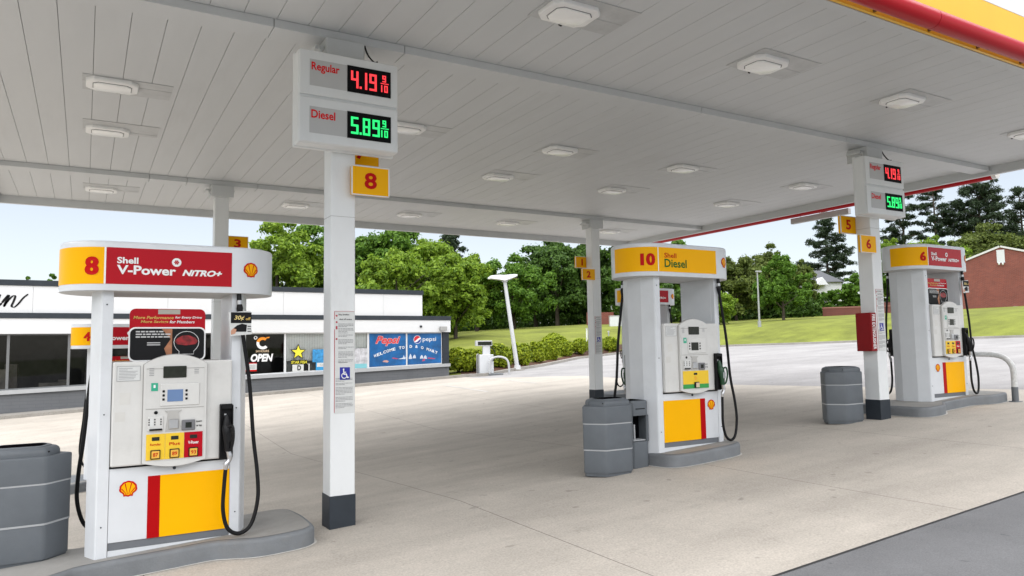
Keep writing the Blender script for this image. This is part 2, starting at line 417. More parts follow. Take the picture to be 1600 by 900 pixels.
# ------------------------------------------------------------------ canopy
CX0, CX1, CY0, CY1, CZ = -1.50, 13.98, 3.956, 16.94, 4.748
COLS = [(2.12, 6.93), (10.53, 6.93), (10.50, 14.04), (2.09, 14.04)]
can = empty('canopy', (6.2, 10.4, 0), label='large flat white canopy with a yellow and red outer edge roofing the pumps', cat='canopy')
def canc(mb, name, m, **k):
    o = mb.build(name, m, None, **k); o.parent = can; o.matrix_parent_inverse = Matrix.Translation((-6.2, -10.4, 0)); return o
seam = mat('seam_dark', (.24, .24, .235), .8)
mb = MB(); x = -.584-.294*3
while x < CX1:
    a, b = max(CX0, x+.0022), min(CX1, x+.294-.0022)
    if b > a: mb.box(a, b, CY0, CY1, CZ, CZ+.03, .002)
    x += .294
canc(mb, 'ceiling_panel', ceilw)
canc(MB().box(CX0, CX1, CY0, CY1, CZ+.032, CZ+.06), 'deck', seam)
for by in (6.93, 14.04):
    mb = MB(); xe = [CX0+.02, -.4, 1.45, 2.75, 6.9, 9.9, 11.2, CX1-.02] if by < 10 else [CX0+.02, .9, 1.5, 2.7, 7.2, 9.85, 11.1, CX1-.02]
    for a, b in zip(xe[:-1], xe[1:]): mb.box(a+.003, b-.003, by-.15, by+.15, CZ-.085, CZ-.002, .004)
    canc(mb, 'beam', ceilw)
# inner edge trim
mb = MB(); mb.box(CX0-.1, CX1+.1, CY1, CY1+.09, CZ-.15, CZ+.85); mb.box(CX0-.1, CX0, CY0, CY1, CZ-.15, CZ+.85)
mb.box(CX1, CX1+.09, CY0, CY1, CZ-.15, CZ+.15); mb.box(CX0-.1, CX1+.09, CY0-.09, CY0, CZ-.148, CZ+.9)
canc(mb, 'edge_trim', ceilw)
canc(MB().box(CX0-.1, CX1+.09, CY0, CY1+.09, CZ+.86, CZ+.92), 'roof', white)
mb = MB(); mb.box(CX0-.12, CX1+.14, CY0-.125, CY0-.093, CZ-.142, CZ+.43, .003); mb.box(CX1+.093, CX1+.13, CY0-.09, CY1+.12, CZ-.13, CZ+.46)
mb.box(CX0-.12, CX1+.09, CY1+.093, CY1+.12, CZ-.13, CZ+.46)
canc(mb, 'fascia_band', fascy)
mb = MB(); mb.box(CX0-.12, CX1+.14, CY0-.125, CY0-.093, CZ+.433, CZ+.93, .003); mb.box(CX1+.093, CX1+.13, CY0-.09, CY1+.12, CZ+.463, CZ+.93)
mb.box(CX0-.12, CX1+.09, CY1+.093, CY1+.12, CZ+.463, CZ+.93)
canc(mb, 'fascia_top', white)
mb = MB(); r = .092
xs = [CX0-.1, 2.3, 6.80, 10.9, CX1+.12]
for a, b in zip(xs[:-1], xs[1:]): canc(MB().tube([(a+.004, CY0-.245, CZ-.085), (b-.004, CY0-.245, CZ-.085)], r, 20), 'fascia_tube', tubered, smooth=40)
for y0, y1 in ((6.85, 11.0), (11.0, CY1+.2)): canc(MB().tube([(CX1+.24, y0+.004, CZ-.10), (CX1+.24, y1-.004, CZ-.10)], r, 20), 'fascia_tube', tubered, smooth=40)
canc(MB().tube([(CX1+.24, 6.78, CZ-.10), (CX1+.24, 6.852, CZ-.10)], .094, 20), 'tube_end_cap', white, smooth=40)
mb = MB(); x = 6.09-.86*8
while x < CX1:
    mb.tube([(x, CY0-.125, CZ-.115), (x, CY0-.20, CZ-.115)], .018, 8); mb.tube([(x, CY0-.18, CZ-.125), (x+.0, CY0-.235, CZ-.17)], .012, 6); x += .86
canc(mb, 'tube_bracket', mat('bracket', (.16, .09, .03), .5, metal=.5))
for cx, cy in COLS:
    g = lot(cx, cy); h = .119
    c = MB().box(cx-h, cx+h, cy-h, cy+h, g-.1, CZ-.12, .006, 1); c = canc(c, 'column', colw)
    b = MB().box(cx-h-.006, cx+h+.006, cy-h-.006, cy+h+.006, g-.15, g+.30, .004).build('column_base', dgrey, c)
    cp = MB(); cp.box(cx-.19, cx+.19, cy-.19, cy+.17, CZ-.30, CZ-.088, .008); cp.box(cx-.28, cx-.19, cy-.12, cy+.12, CZ-.20, CZ-.16, .004)
    cp.tube([(cx-.19, cy-.13, CZ-.28), (cx-.25, cy-.13, CZ-.18)], .012, 6); cp.tube([(cx+.19, cy-.05, CZ-.28), (cx+.22, cy-.05, CZ-.14)], .008, 6)
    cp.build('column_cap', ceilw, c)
    mb = MB()
    for zz in (2.93,): mb.box(cx-h-.0025, cx+h+.0025, cy-h-.0025, cy+h+.0025, g+zz, g+zz+.004)
    mb.build('panel_seam', mat('seam_light', (.42, .42, .41), .6), c)
    if cy < 10:
        MB().tube([(cx+.2, cy-.16, CZ-.10), (cx+.22, cy-.2, CZ-.2), (cx+.27, cy-.24, CZ-.28), (cx+.30, cy-.26, 4.47)], .009, 6, smooth=4).build('cable', black, c, smooth=50)

# canopy lights
rowtxt = {5.35: 'in the row beside the yellow canopy edge', 9.35: 'in the row behind the front canopy beam', 11.35: 'in the row before the rear canopy beam', 15.53: 'in the row behind the rear canopy beam'}
coltxt = {.2: 'first from the left', 3.8: 'second from the left', 6.4: 'third from the left', 9.0: 'fourth from the left', 12.2: 'fifth from the left'}
lens = mat('lamp_lens', (.84, .84, .82), .25, emit=(1, .98, .95), estr=.03)
galv = mat('cover_plate', (.50, .51, .51), .4, var=.15, scale=4, dirt=.25)
lgt = mat('lamp_housing', (.86, .86, .85), .35, var=.03)
for ly in (5.35, 9.35, 11.35, 15.53):
    for lx in (.2, 3.8, 6.4, 9.0, 12.2):
        if ly < 6 and lx < 1: continue
        if abs(ly-11.35) < .1 and abs(lx-3.8) < .1: continue
        p = empty('canopy_light', (lx, ly, CZ-.0), label='white canopy light, %s %s' % (coltxt[lx], rowtxt[ly]), cat='ceiling light', group='lights in the canopy ceiling')
        front = ly in (9.35, 5.35)
        oy = .05 if ly in (9.35,) else -.02
        pl = MB(); pl.box(-.30, .62, -.27+oy, .27+oy, -.006, -.002)
        if ly in (11.35, 15.53): pl = MB().box(-.30, .62, -.42, .12, -.006, -.002)
        pl.box(-.30, .62, -.004, .002, -.009, -.006)
        pl.build('cover_plate', galv, p)
        h = MB(); c_ = .08; X, Y = .265, .20
        poly = [(-X+c_, -Y), (X-c_, -Y), (X, -Y+c_), (X, Y-c_), (X-c_, Y), (-X+c_, Y), (-X, Y-c_), (-X, -Y+c_)]
        # hangs down: build upside down prism
        hv = MB().prism(poly, 0, .042, .02, 3); hv.v = [(a, -b, -c - .007) for a, b, c in hv.v]; hv.build('housing', lgt, p, smooth=30)
        X, Y, c_ = .19, .13, .05
        poly = [(-X+c_, -Y), (X-c_, -Y), (X, -Y+c_), (X, Y-c_), (X-c_, Y), (-X+c_, Y), (-X, Y-c_), (-X, -Y+c_)]
        hv = MB().prism([(a*1.04, b*1.06) for a, b in poly], 0, .004); hv.v = [(a, -b, -c-.0485) for a, b, c in hv.v]; hv.build('gasket', mat('gasket', (.2, .2, .2), .7), p)
        hv = MB().prism(poly, 0, .012, .008, 2); hv.v = [(a, -b, -c-.052) for a, b, c in hv.v]; hv.build('lens', lens, p, smooth=40)
        MB().tube([(.05, .24, -.02), (.09, .27, -.01)], .012, 6).build('latch', black, p)

# bar hanging outside the right canopy edge
bx = empty('hanging_bar', (14.35, 10.7, 4.5), label='pale grey bar hung on two hooks outside the red canopy tube', cat='bar')
MB().box(-.05, .05, -.85, .66, -.07, .06, .006).build('bar', signface, bx)
for yy in (-.45, .42): MB().tube([(0, yy, .06), (0, yy, .16), (-.1, yy, .19)], .012, 6).build('hook', metal, bx)

# ------------------------------------------------------------------ signs on the columns
SEG = {'0': 'abcdef', '1': 'bc', '4': 'fgbc', '5': 'afgcd', '8': 'abcdefg', '9': 'abcdfg'}
def digit(mb, d, x0, z0, w_, h_, t, y):
    g = .006 if w_ > .05 else .002
    bars = {'a': (x0, x0+w_, z0+h_-t, z0+h_), 'g': (x0, x0+w_, z0+h_/2-t/2, z0+h_/2+t/2), 'd': (x0, x0+w_, z0, z0+t),
            'f': (x0, x0+t, z0+h_/2, z0+h_), 'b': (x0+w_-t, x0+w_, z0+h_/2, z0+h_), 'e': (x0, x0+t, z0, z0+h_/2), 'c': (x0+w_-t, x0+w_, z0, z0+h_/2)}
    for s_ in SEG[d]:
        a, b, c, e = bars[s_]; k = 'adgfbec'.index(s_)
        mb.box(a, b, y-.003-.0004*k, y, c, e)
for (cx, cy), where in (((2.12, 6.93), 'nearest column above the 8 plate'), ((10.53, 6.93), 'farther column above the 5 and 6 plates')):
    sg = empty('price_sign', (cx, cy-.12, 3.56), label='white price sign with lit digits on the '+where, cat='price sign', group='fuel price signs on the columns')
    bo = MB(); bo.box(-.485, .485, -.19, -.002, .0, .88, .012); bo.box(-.49, .49, -.045, -.003, -.012, .892, .006)
    bo.build('cabinet', colw, sg)
    for z0, z1, nm, ds, m in ((.455, .875, 'Regular', '4.19', ledr), (.006, .428, 'Diesel', '5.89', ledg)):
        mo = MB().box(-.478, .478, -.212, -.192, z0, z1, .006).build('module', colw, sg)
        zc = (z0+z1)/2; zl, zh = zc-.125, zc+.125
        MB().box(-.385, .405, -.2145, -.2125, zl, zh).build('panel', signface, mo)
        MB().box(-.03, .405, -.2185, -.215, zl-.004, zh+.004).build('display', lcd if False else mat('led_board', (.005, .005, .006), .6, spec=.1), mo)
        tb = MB(); add_text(tb, nm, -.37, -.105 if nm == 'Regular' else -.145, zc-.0 if nm == 'Regular' else zc+.015, zc+.10 if nm == 'Regular' else zc+.095, flat(-.2165), .022); tb.build('lettering', mat('price_red', (.75, .006, .012), .5, spec=.2), mo)
        db = MB(); y = -.219; zz = zl+.04; H_ = .165
        xx = .005
        for ch in ds:
            if ch == '.': db.box(xx-.012, xx+.008, y-.0035, y, zz, zz+.022); xx += .02; continue
            digit(db, ch, xx if ch != '1' else xx-.03, zz, .072, H_, .02, y); xx += .096 if ch != '1' else .066
        xx = .30
        digit(db, '9', xx+.018, zz+.105, .036, .066, .011, y); db.box(xx, xx+.082, y-.003, y, zz+.086, zz+.094)
        digit(db, '1', xx-.02, zz+.004, .036, .068, .011, y); digit(db, '0', xx+.036, zz+.004, .036, .068, .011, y)
        db.build('digits', m, mo)
def number_sign(num, x0, y, z0, z1, label, w_=.375):
    s_ = empty('number_sign', (x0+w_/2, y, z0), label=label, cat='number sign', group='yellow pump number plates on the columns')
    h = z1-z0
    MB().box(-w_/2, w_/2, 0, .05, 0, h, .004).build('plate', yellow, s_)
    mb = MB(); e = .008
    for a, b, c, d in ((-w_/2-.004, w_/2+.004, -.004, e-.004), (-w_/2-.004, w_/2+.004, h-e+.004, h+.004), (-w_/2-.004, -w_/2+.006, e, h-e), (w_/2-.006, w_/2+.004, e, h-e)): mb.box(a, b, -.004, .010, c, d)
    mb.build('rim', white, s_)
    tb = MB(); wd = .15*h if num == '1' else .45*h; add_text(tb, num, -wd/2, wd/2, h*.22, h*.80, flat(-.0025), .03); tb.build('lettering', logored, s_)
    MB().box(-.05, .05, .052, .075, h*.3, h*.7).build('bracket', white, s_)
number_sign('8', 2.18, 6.73, 3.145, 3.425, 'yellow plate with a red 8 below the large price sign')
number_sign('7', 2.2, 7.06, 3.52, 3.80, 'yellow plate with a 7 half hidden under the large price sign')
number_sign('6', 10.035, 6.73, 2.99, 3.25, 'yellow plate with a red 6 below the small price sign')
number_sign('5', 10.05, 7.06, 3.33, 3.60, 'yellow plate with a 5 left of the small price sign')
number_sign('2', 10.04, 13.86, 3.20, 3.465, 'yellow plate with a red 2 on the far column beside the hedges')
number_sign('1', 10.08, 14.17, 3.52, 3.79, 'yellow plate with a red 1, topmost on the far column beside the hedges')
number_sign('3', 2.22, 14.17, 3.52, 3.79, 'yellow plate with a 3 cut off by the pump 8 header')

def wheelchair(mb, cx, cz, s_, y):
    def seg(a, b, t, dy=0):
        a, b = Vector(a), Vector(b); d = (b-a).normalized(); nn = Vector((-d.y, d.x))*t
        q = [a-nn-d*t*.6, b-nn+d*t*.6, b+nn+d*t*.6, a+nn-d*t*.6]
        mb.add([(cx+k.x*s_, y-dy, cz+k.y*s_) for k in q], [(0, 1, 2, 3)])
    P = [(-.08, .30), (-.06, -.02), (.16, -.02), (.26, -.34), (.36, -.31)]
    for i, (a, b) in enumerate(zip(P[:-1], P[1:])): seg(a, b, .05, .0002*i)
    seg((-.07, .15), (.12, .15), .036, .001)
    n = 22; c0 = (-.03, -.16); aa = [R(118)+R(235)*k/n for k in range(n+1)]; vv = []
    for a in aa: vv += [(cx+(c0[0]+.27*math.cos(a))*s_, y-.0012, cz+(c0[1]+.27*math.sin(a))*s_), (cx+(c0[0]+.20*math.cos(a))*s_, y-.0012, cz+(c0[1]+.20*math.sin(a))*s_)]
    mb.add(vv, [(2*i, 2*i+2, 2*i+3, 2*i+1) for i in range(n)])
    mb.add([(cx+(-.09+.075*math.cos(2*math.pi*k/14))*s_, y, cz+(.41+.075*math.sin(2*math.pi*k/14))*s_) for k in range(14)], [list(range(14))])
for (cx, cy, z0, z1, lab) in ((2.12, 6.93, 1.055, 2.02, 'long printed notice with a blue wheelchair symbol on the nearest column'),
                              (10.53, 6.93, 1.50, 2.45, 'long printed notice with a blue wheelchair symbol on the column with the red cabinet'),
                              (10.50, 14.04, 1.45, 2.35, 'long printed notice with a blue wheelchair symbol on the far column by the hedges')):
    nb = empty('notice', (cx, cy-.1195, z0), label=lab, cat='notice', group='printed notices on the columns')
    h = z1-z0; k = h/.965
    MB().box(-.085, .112, -.002, -.0005, 0, h).build('sheet', paperw, nb)
    mb = MB(); rr = random.Random(3)
    zt = h-.03
    def lines(z_, n_, x0=-.045, x1=.105, t=.0045, st=.0125):
        for i in range(n_):
            xx = x0
            while xx < x1-.01:
                wl = rr.uniform(.008, .03); xe = min(xx+wl, x1-rr.uniform(0, .01)); mb.box(xx, xe, -.0035, -.002, z_-i*st, z_-i*st+t); xx = xe+.004
                if i == n_-1 and xx > x0+.08: break
    for zz, n_ in ((.84, 3), (.795, 3), (.755, 1), (.735, 2), (.69, 4), (.62, 2), (.575, 5), (.50, 3), (.475, 1)): lines(zz*k+.0, n_)
    for zz, n_ in ((.325, 3), (.28, 2), (.24, 6), (.15, 4), (.09, 4)): lines(zz*k, n_, -.07, .10)
    mb.build('printing', inkg, nb)
    tb = MB(); add_text(tb, 'Stop Smoking', -.045, .06, h-.045*k, h-.025*k, flat(-.003)); add_text(tb, 'shut off engine', -.035, .085, h-.09*k, h-.07*k, flat(-.003)); tb.build('lettering', inkb, nb)
    mb = MB(); mb.box(-.0845, -.079, -.0032, -.002, .01, h*.82); mb.box(-.0845, .111, -.0032, -.002, h-.004, h-.001); mb.box(-.0845, -.079, -.0032, -.002, h*.92, h-.005)
    for zz in (.92, .86, .815, .80, .70): mb.disc(-.062, zz*k, .009, -.0035, -.002, 12)
    mb.build('red_marks', mat('notice_red', (.42, .03, .05), .5), nb)
    bl = MB().box(-.03, .068, -.0035, -.002, .37*k-.055, .37*k+.062).build('symbol_square', blues, nb)
    wb = MB(); wheelchair(wb, .015, .37*k, .105, -.005); wb.build('wheelchair_symbol', decalw, bl)

cb = empty('extinguisher_cabinet', (10.41, 6.93, 1.50), label='red fire extinguisher cabinet on the side of the farther column', cat='cabinet')
MB().box(-.135, 0, -.13, .125, 0, .585, .006).build('box', extred, cb)
MB().box(-.139, -.135, -.11, .105, .02, .565, .002).build('door', extred, cb)
tb = MB(); tv, tf = text_geo('FIRE EXTINGUISHER', .02)
tb.add([(-.105+.075*b, -.1325, .56-.53*a) for a, b in tv], [list(f) for f in tf]) 
tb.build('lettering', decalw, cb)

# ------------------------------------------------------------------ emblem
def emblem(parent, F, cx, cz, s_, name='emblem'):
    """scallop shell: red outline, yellow fan, red ribs; F maps (u, v, lift)"""
    def outline(k, sc):
        pts = []
        n = 7
        for i in range(n*6+1):
            a = R(205)-R(230)*i/(n*6)
            rr = .5*k*(1+sc*abs(math.sin(math.pi*i/6))*.05)
            pts.append((rr*math.cos(a), .02+rr*.95*math.sin(a)))
        rt = [(.30*k, -.30*k), (.26*k, -.47*k+.0), (.12*k, -.455*k), (0, -.50*k), (-.12*k, -.455*k), (-.26*k, -.47*k), (-.30*k, -.30*k)]
        return pts + rt
    def poly(pts, lift, mb):
        mb.add([F(cx+a*s_, cz+b*s_, lift) for a, b in pts] + [F(cx, cz-.1*s_, lift)], [(len(pts), (i+1) % len(pts), i) for i in range(len(pts))])
    m1 = MB(); poly(outline(1, 1), .0015, m1); e = m1.build(name, logored, parent)
    m2 = MB(); poly(outline(.79, 1), .003, m2); m2.build('emblem_fan', yellow, e)
    m3 = MB()
    for i in range(6):
        a = R(90)+R(26)*(i-2.5); d = Vector((math.cos(a), math.sin(a))); nn = Vector((-d.y, d.x)); b0 = Vector((0, -.34))+Vector(((i-2.5)*-.05, 0)); k0 = b0-Vector((0, .02)); bq = k0.dot(d); L_ = -bq+math.sqrt(max(0, bq*bq-k0.length_squared+.38**2))
        q = [b0-nn*.009, b0+d*L_-nn*.034, b0+d*L_+nn*.034, b0+nn*.009]
        m3.add([F(cx+k.x*s_, cz+k.y*s_, .0042) for k in q], [(0, 1, 2, 3)])
    m3.build('emblem_ribs', logored, e)
    return e

# ------------------------------------------------------------------ pumps
HL, HR = .47, .375
def per(s_, lift=0):
    r_ = HR+lift
    if abs(s_) <= HL: return (s_, -r_)
    sg = 1 if s_ > 0 else -1; a = (abs(s_)-HL)/HR
    return (sg*(HL+r_*math.sin(a)), -r_*math.cos(a))
def HF(lift): return lambda u, v: (*per(u, lift), v)
def band(mb, s0, s1, z0, z1, lift):
    n = max(2, int(abs(s1-s0)/.03)); ss = [s0+(s1-s0)*i/n for i in range(n+1)]
    vv = []
    for s_ in ss: vv += [(*per(s_, lift), z0), (*per(s_, lift), z1)]
    mb.add(vv, [(2*i, 2*i+2, 2*i+3, 2*i+1) for i in range(n)])

def pump(x, y, z, num, kind, label, lower='shell_left', ad=True, tagged=True, back=True):
    p = empty('fuel_pump', (x, y, z), label=label, cat='fuel pump', group='fuel pumps under the canopy')
    V = kind == 'vpower'
    # side claddings with folded faces
    for sg in (-1, 1):
        prof = [(.455, -.30), (.53, -.30), (.542, -.288), (.605, -.125), (.605, .125), (.542, .288), (.53, .30), (.455, .30)]
        poly = [(sg*a, b) for a, b in prof]
        if sg < 0: poly = poly[::-1]
        o = MB().prism(poly, -.045, 2.088).build('side_panel', pumpw, p)
        for zz in (.22, 1.1, 1.98): MB().tube([(sg*.50, -.3005, zz), (sg*.50, -.304, zz)], .006, 8).build('screw', dgrey, o)
        MB().box(sg*.455, sg*.452, -.24, .24, 1.55, 2.07).build('inner_lining', pumpw, o)
    body = MB().box(-.452, .452, -.285, .285, 0, 1.5).build('body', beige, p)
    MB().box(-.452, .452, -.292, .292, -.045, .028).build('plinth', pumpw, p)
    MB().box(-.450, .450, -.289, .289, .030, .088).build('kick_plate', mat('kick_grey', (.14, .15, .165), .5), p)
    lp = MB().box(-.452, .452, -.298, -.286, .09, .668, .002).build('lower_panel', pumpw, p)
    y_ = -.3005
    if lower == 'shell_left': rx, yx, lx = (-.175, -.083), (-.083, .452), -.315
    else: rx, yx, lx = (.145, .232), (-.452, .145), .335
    MB().box(rx[0], rx[1], y_, -.2985, .09, .585).build('red_stripe', redd, lp)
    MB().box(yx[0], yx[1], y_, -.2985, .09, .585).build('yellow_field', yellow, lp)
    emblem(lp, lambda u, v, l: (u, -.299-l, v), lx, .50, .125)
    lk = MB().tube([(.02, -.298, .635), (.02, -.306, .635)], .013, 12); lk.build('lock', dgrey, lp)
    # upper door
    door = MB().box(-.448, .456, -.345, -.286, .685, 1.516, .012, 2).build('door', beige, p)
    MB().box(-.455, .458, -.300, -.286, .666, .683).build('door_gap', blackp, door)
    # raised bezel with an arched top
    def arch(x0, x1, zs, zt, zb, zbm, n=14):
        pts = []
        for i in range(n+1):
            t = i/n; pts.append((x0+(x1-x0)*t, zb-(zb-zbm)*math.sin(math.pi*t)))
        for i in range(n+1):
            t = i/n; pts.append((x1+(x0-x1)*t, zs+(zt-zs)*math.sin(math.pi*t)**.8))
        return pts
    bz = MB().plate(arch(-.226, .249, 1.49, 1.568, .70, .660), -.378, -.346).build('bezel', beige, door)
    MB().plate(arch(-.232, .255, 1.49, 1.575, .697, .654), -.3475, -.3455).build('bezel_painted_shadow', mat('painted_shadow_grey', (.30, .29, .28), .7), door)  # darker outline plate, the raised edge's shadow put into its colour
    ip = MB().plate(arch(-.208, .228, 1.46, 1.50, .725, .712), -.3815, -.3785).build('bezel_face', mat('bezel_face', (.59, .585, .565), .45, dirt=.1), bz)
    # dark crease under the arch
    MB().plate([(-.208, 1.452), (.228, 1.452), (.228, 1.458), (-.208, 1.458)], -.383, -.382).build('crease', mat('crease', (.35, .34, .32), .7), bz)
    yf = -.382
    MB().box(-.085, .09, yf-.008, yf, 1.378, 1.474, .004).build('price_display', lcd, bz)
    MB().box(-.172, -.122, yf-.002, yf, 1.275, 1.34).build('sticker', teal, bz)
    t1 = MB(); add_text(t1, '1', -.155, -.14, 1.30, 1.325, flat(yf-.003)); t1.build('sticker_mark', decalw, bz)
    sp = MB().box(-.104, .192, yf-.007, yf, 1.15, 1.33, .004).build('screen_frame', beige, bz)
    MB().box(-.052, .066, yf-.0095, yf-.0072, 1.185, 1.282).build('screen', screen if num == '8' else lcd, sp)
    for k in range(3):
        for sx in (-.08, .092): MB().box(sx-.009, sx+.009, yf-.013, yf-.0072, 1.195+k*.033, 1.214+k*.033, .003).build('screen_button', black, sp)
    MB().box(-.208, .228, yf-.002, yf, 1.128, 1.133).build('panel_joint', mat('joint', (.34, .33, .31), .7), bz)
    MB().tube([(-.133, yf, 1.10), (-.133, yf-.004, 1.10)], .014, 14).build('speaker', black, bz)
    cr = MB().box(-.192, -.078, yf-.010, yf, .952, 1.07, .004).build('card_reader', beige, bz)
    MB().box(-.178, -.150, yf-.012, yf-.0102, .99, 1.05).build('card_label', paperw, cr); MB().box(-.180, -.085, yf-.024, yf-.0102, .957, .972, .003).build('card_slot', blackp, cr)
    cm = MB()
    for xx in (-.187, -.145, -.10):
        for zz in (1.0, 1.02, 1.04): cm.box(xx, xx+.009, yf-.0125, yf-.0102, zz, zz+.011)
    cm.build('card_marks', black, cr)
    rs = MB().plate([(-.06, .945), (.055, .945), (.035, 1.09), (.06, 1.112), (-.068, 1.112), (-.045, 1.09)], yf-.006, yf).build('receipt_slot', mat('recess', (.42, .41, .39), .5), bz)
    kp = MB().box(-.038, .035, yf-.018, yf-.0062, .962, 1.04, .004).build('keypad', metal, rs)
    tp = MB().box(.06, .162, yf-.014, yf, .945, 1.03, .004).build('tap_reader', mat('reader_grey', (.16, .16, .17), .35), bz)
    MB().box(.088, .135, yf-.016, yf-.0142, .965, 1.01).build('tap_window', lcd, tp)
    cm = MB(); add_text(cm, 'insert', .172, .215, 1.005, 1.02, flat(yf-.003)); cm.build('lettering', inkb, bz)
    cm = MB(); add_text(cm, 'or tap', .172, .215, .965, .985, flat(yf-.003)); cm.build('lettering', inkb, bz)
    # grade selection
    if V:
        for k, (x0, x1, m, nm) in enumerate(((-.2, -.062, yellow, 'Regular'), (-.06, .08, yellow, 'Plus'), (.082, .222, red, 'V-Power'))):
            gp = MB().box(x0, x1, yf-.004, yf, .722, .928).build('grade_panel', mat('grade_yellow', (.80, .52, .02), .4) if m is yellow else m, bz)
            xc = (x0+x1)/2
            MB().box(xc-.028, xc+.028, yf-.008, yf-.0042, .875, .905, .002).build('grade_display', lcd, gp)
            MB().box(xc-.037, xc+.037, yf-.016, yf-.0042, .728, .802, .008, 2).build('button_bezel', black, gp)
            bt = MB().box(xc-.029, xc+.029, yf-.021, yf-.0162, .736, .794, .006, 2).build('grade_button', mat('button_yellow', (.75, .42, .05), .4), gp)
            tb = MB(); add_text(tb, ('87', '89', '93')[k], xc-.019, xc+.019, .75, .78, flat(yf-.0225)); tb.build('lettering', logored, bt)
            tb = MB(); add_text(tb, nm, xc-.04, xc+.04, .83, .855, flat(yf-.0055)); tb.build('lettering', (logored if k < 2 else decalw), gp)
    else:
        gp = MB().box(-.2, .222, yf-.004, yf, .775, .935).build('grade_panel', mat('grade_yellow', (.80, .52, .02), .4), bz)
        g2 = MB().box(-.2, .222, yf-.004, yf, .722, .773).build('grade_band', greenl, bz)
        MB().box(-.025, .03, yf-.008, yf-.0042, .885, .91).build('grade_display', lcd, gp)
        tb = MB(); add_text(tb, 'D', -.012, .018, .825, .865, flat(yf-.0055)); tb.build('lettering', orange, gp)
        MB().box(-.025, .055, yf-.02, yf-.0042, .728, .80, .006).build('button_bezel', black, g2)
        MB().box(-.008, .048, yf-.026, yf-.0202, .733, .79, .006).build('grade_button', mat('button_pale', (.6, .5, .35), .4), g2)
    # printed notices on the door
    nb = MB().box(-.420, -.250, -.3475, -.3455, 1.362, 1.482).build('door_notice', paperw, door)
    mb = MB(); rr = random.Random(5)
    mb.box(-.42, -.25, -.3488, -.3476, 1.362, 1.365); mb.box(-.42, -.25, -.3488, -.3476, 1.479, 1.482); mb.box(-.42, -.417, -.3488, -.3476, 1.365, 1.479); mb.box(-.253, -.25, -.3488, -.3476, 1.365, 1.479)
    for i in range(8): mb.box(-.405, -.405+rr.uniform(.06, .14), -.3488, -.3476, 1.378+i*.012, 1.381+i*.012)
    mb.build('printing', inkg, nb)
    st = mat('worn_patch', (.60, .59, .56), .6)
    MB().box(-.395, -.32, -.347, -.3455, 1.175, 1.27).build('worn_sticker', st, door); MB().box(-.425, -.355, -.347, -.3455, 1.04, 1.115).build('worn_sticker', st, door)
    for xx, zz, n_ in ((-.188, 1.40, 5), (.15, 1.41, 4)):
        mb = MB()
        for i in range(n_): mb.box(xx, xx+.035, yf-.0015, yf, zz+i*.014, zz+i*.014+.004)
        mb.build('printing', inkg, bz)
    # the same door, plain, at the back
    MB().box(-.452, .452, .286, .298, .09, .668, .002).build('lower_panel', pumpw, p)
    MB().box(-.456, .448, .286, .345, .685, 1.516, .012, 2).build('door', beige, p)
    # nozzles, boots and hoses, front and back
    for fb in ((1, -1) if back else (1,)):
        def T(a, b, c): return (a*fb, b*fb, c)
        g = mat('nozzle_green', (.008, .05, .018), .4) if not V else blackp
        bt = MB(); x0, x1 = sorted((.356*fb, .462*fb)); y0, y1 = sorted((-.352*fb, -.346*fb)); bt.box(x0, x1, *sorted((-.362*fb, -.346*fb)), .682, 1.142, .01, 2)
        for a, b, c, d in ((.356, .366, .69, 1.135), (.452, .462, .69, 1.135), (.366, .452, 1.10, 1.14)): bt.box(*sorted((a*fb, b*fb)), *sorted((-.40*fb, -.3622*fb)), c, d, .004)
        bt = bt.build('nozzle_boot', black, p)
        nz = MB(); nz.tube([T(.41, -.385, 1.05), T(.41, -.395, .98), T(.412, -.415, .92), T(.415, -.425, .84), T(.418, -.425, .75)], [.018, .03, .042, .038, .03, .026], 12, smooth=3)
        nz.tube([T(.412, -.44, .95), T(.445, -.47, .96), T(.452, -.478, .87), T(.44, -.46, .78), T(.42, -.44, .755)], .011, 8, smooth=4)
        nz = nz.build('nozzle', g, p, smooth=50)
        MB().box(*sorted((.398*fb, .44*fb)), *sorted((-.462*fb, -.455*fb)), .83, .905, .004).build('nozzle_pad', blackp if V else mat('badge', (.3, .32, .32), .4), nz)
        MB().tube([T(.40, -.37, 1.06), T(.40, -.372, 1.02)], .012, 8).build('spout', metal, nz)
        sw = MB(); sw.tube([T(.418, -.425, .755), T(.432, -.425, .71), T(.428, -.428, .675), T(.405, -.43, .645), T(.400, -.43, .60)], [.02, .024, .018, .022, .017], 10, smooth=3)
        sw.build('swivel', metal, nz, smooth=50)
        ho = MB(); ho.tube([T(.400, -.43, .61), T(.388, -.435, .45), T(.383, -.44, .27), T(.42, -.445, .12), T(.51, -.44, .065), T(.61, -.42, .12), T(.668, -.40, .32), T(.665, -.38, .55), T(.635, -.35, .85), T(.60, -.345, 1.3), T(.545, -.338, 1.7), T(.515, -.335, 1.9)], .0165, 10, smooth=6)
        ho.build('hose', black, p, smooth=60)
        bk = MB(); bk.tube([T(.515, -.335, 1.89), T(.512, -.334, 1.96), T(.51, -.333, 2.0), T(.505, -.33, 2.09)], [.018, .03, .022, .020], 10)
        bk.build('breakaway', blackp, p, smooth=50)
        MB().tube([T(.511, -.333, 1.985), T(.508, -.332, 2.03)], .0235, 10).build('breakaway_collar', metal, p, smooth=50)
    # header
    nseg = 28; pl = []
    full = [HL+0, ]
    for i in range(nseg+1): a = -math.pi/2+math.pi*i/nseg; pl.append((HL+HR*math.cos(a), HR*math.sin(a)))
    for i in range(nseg+1): a = math.pi/2+math.pi*i/nseg; pl.append((-HL+HR*math.cos(a), HR*math.sin(a)))
    hd = MB().prism(pl, 2.09, 2.492, .022, 3).build('header', pumpw, p, smooth=30)
    und = [(a*.985, b*.985) for a, b in pl]
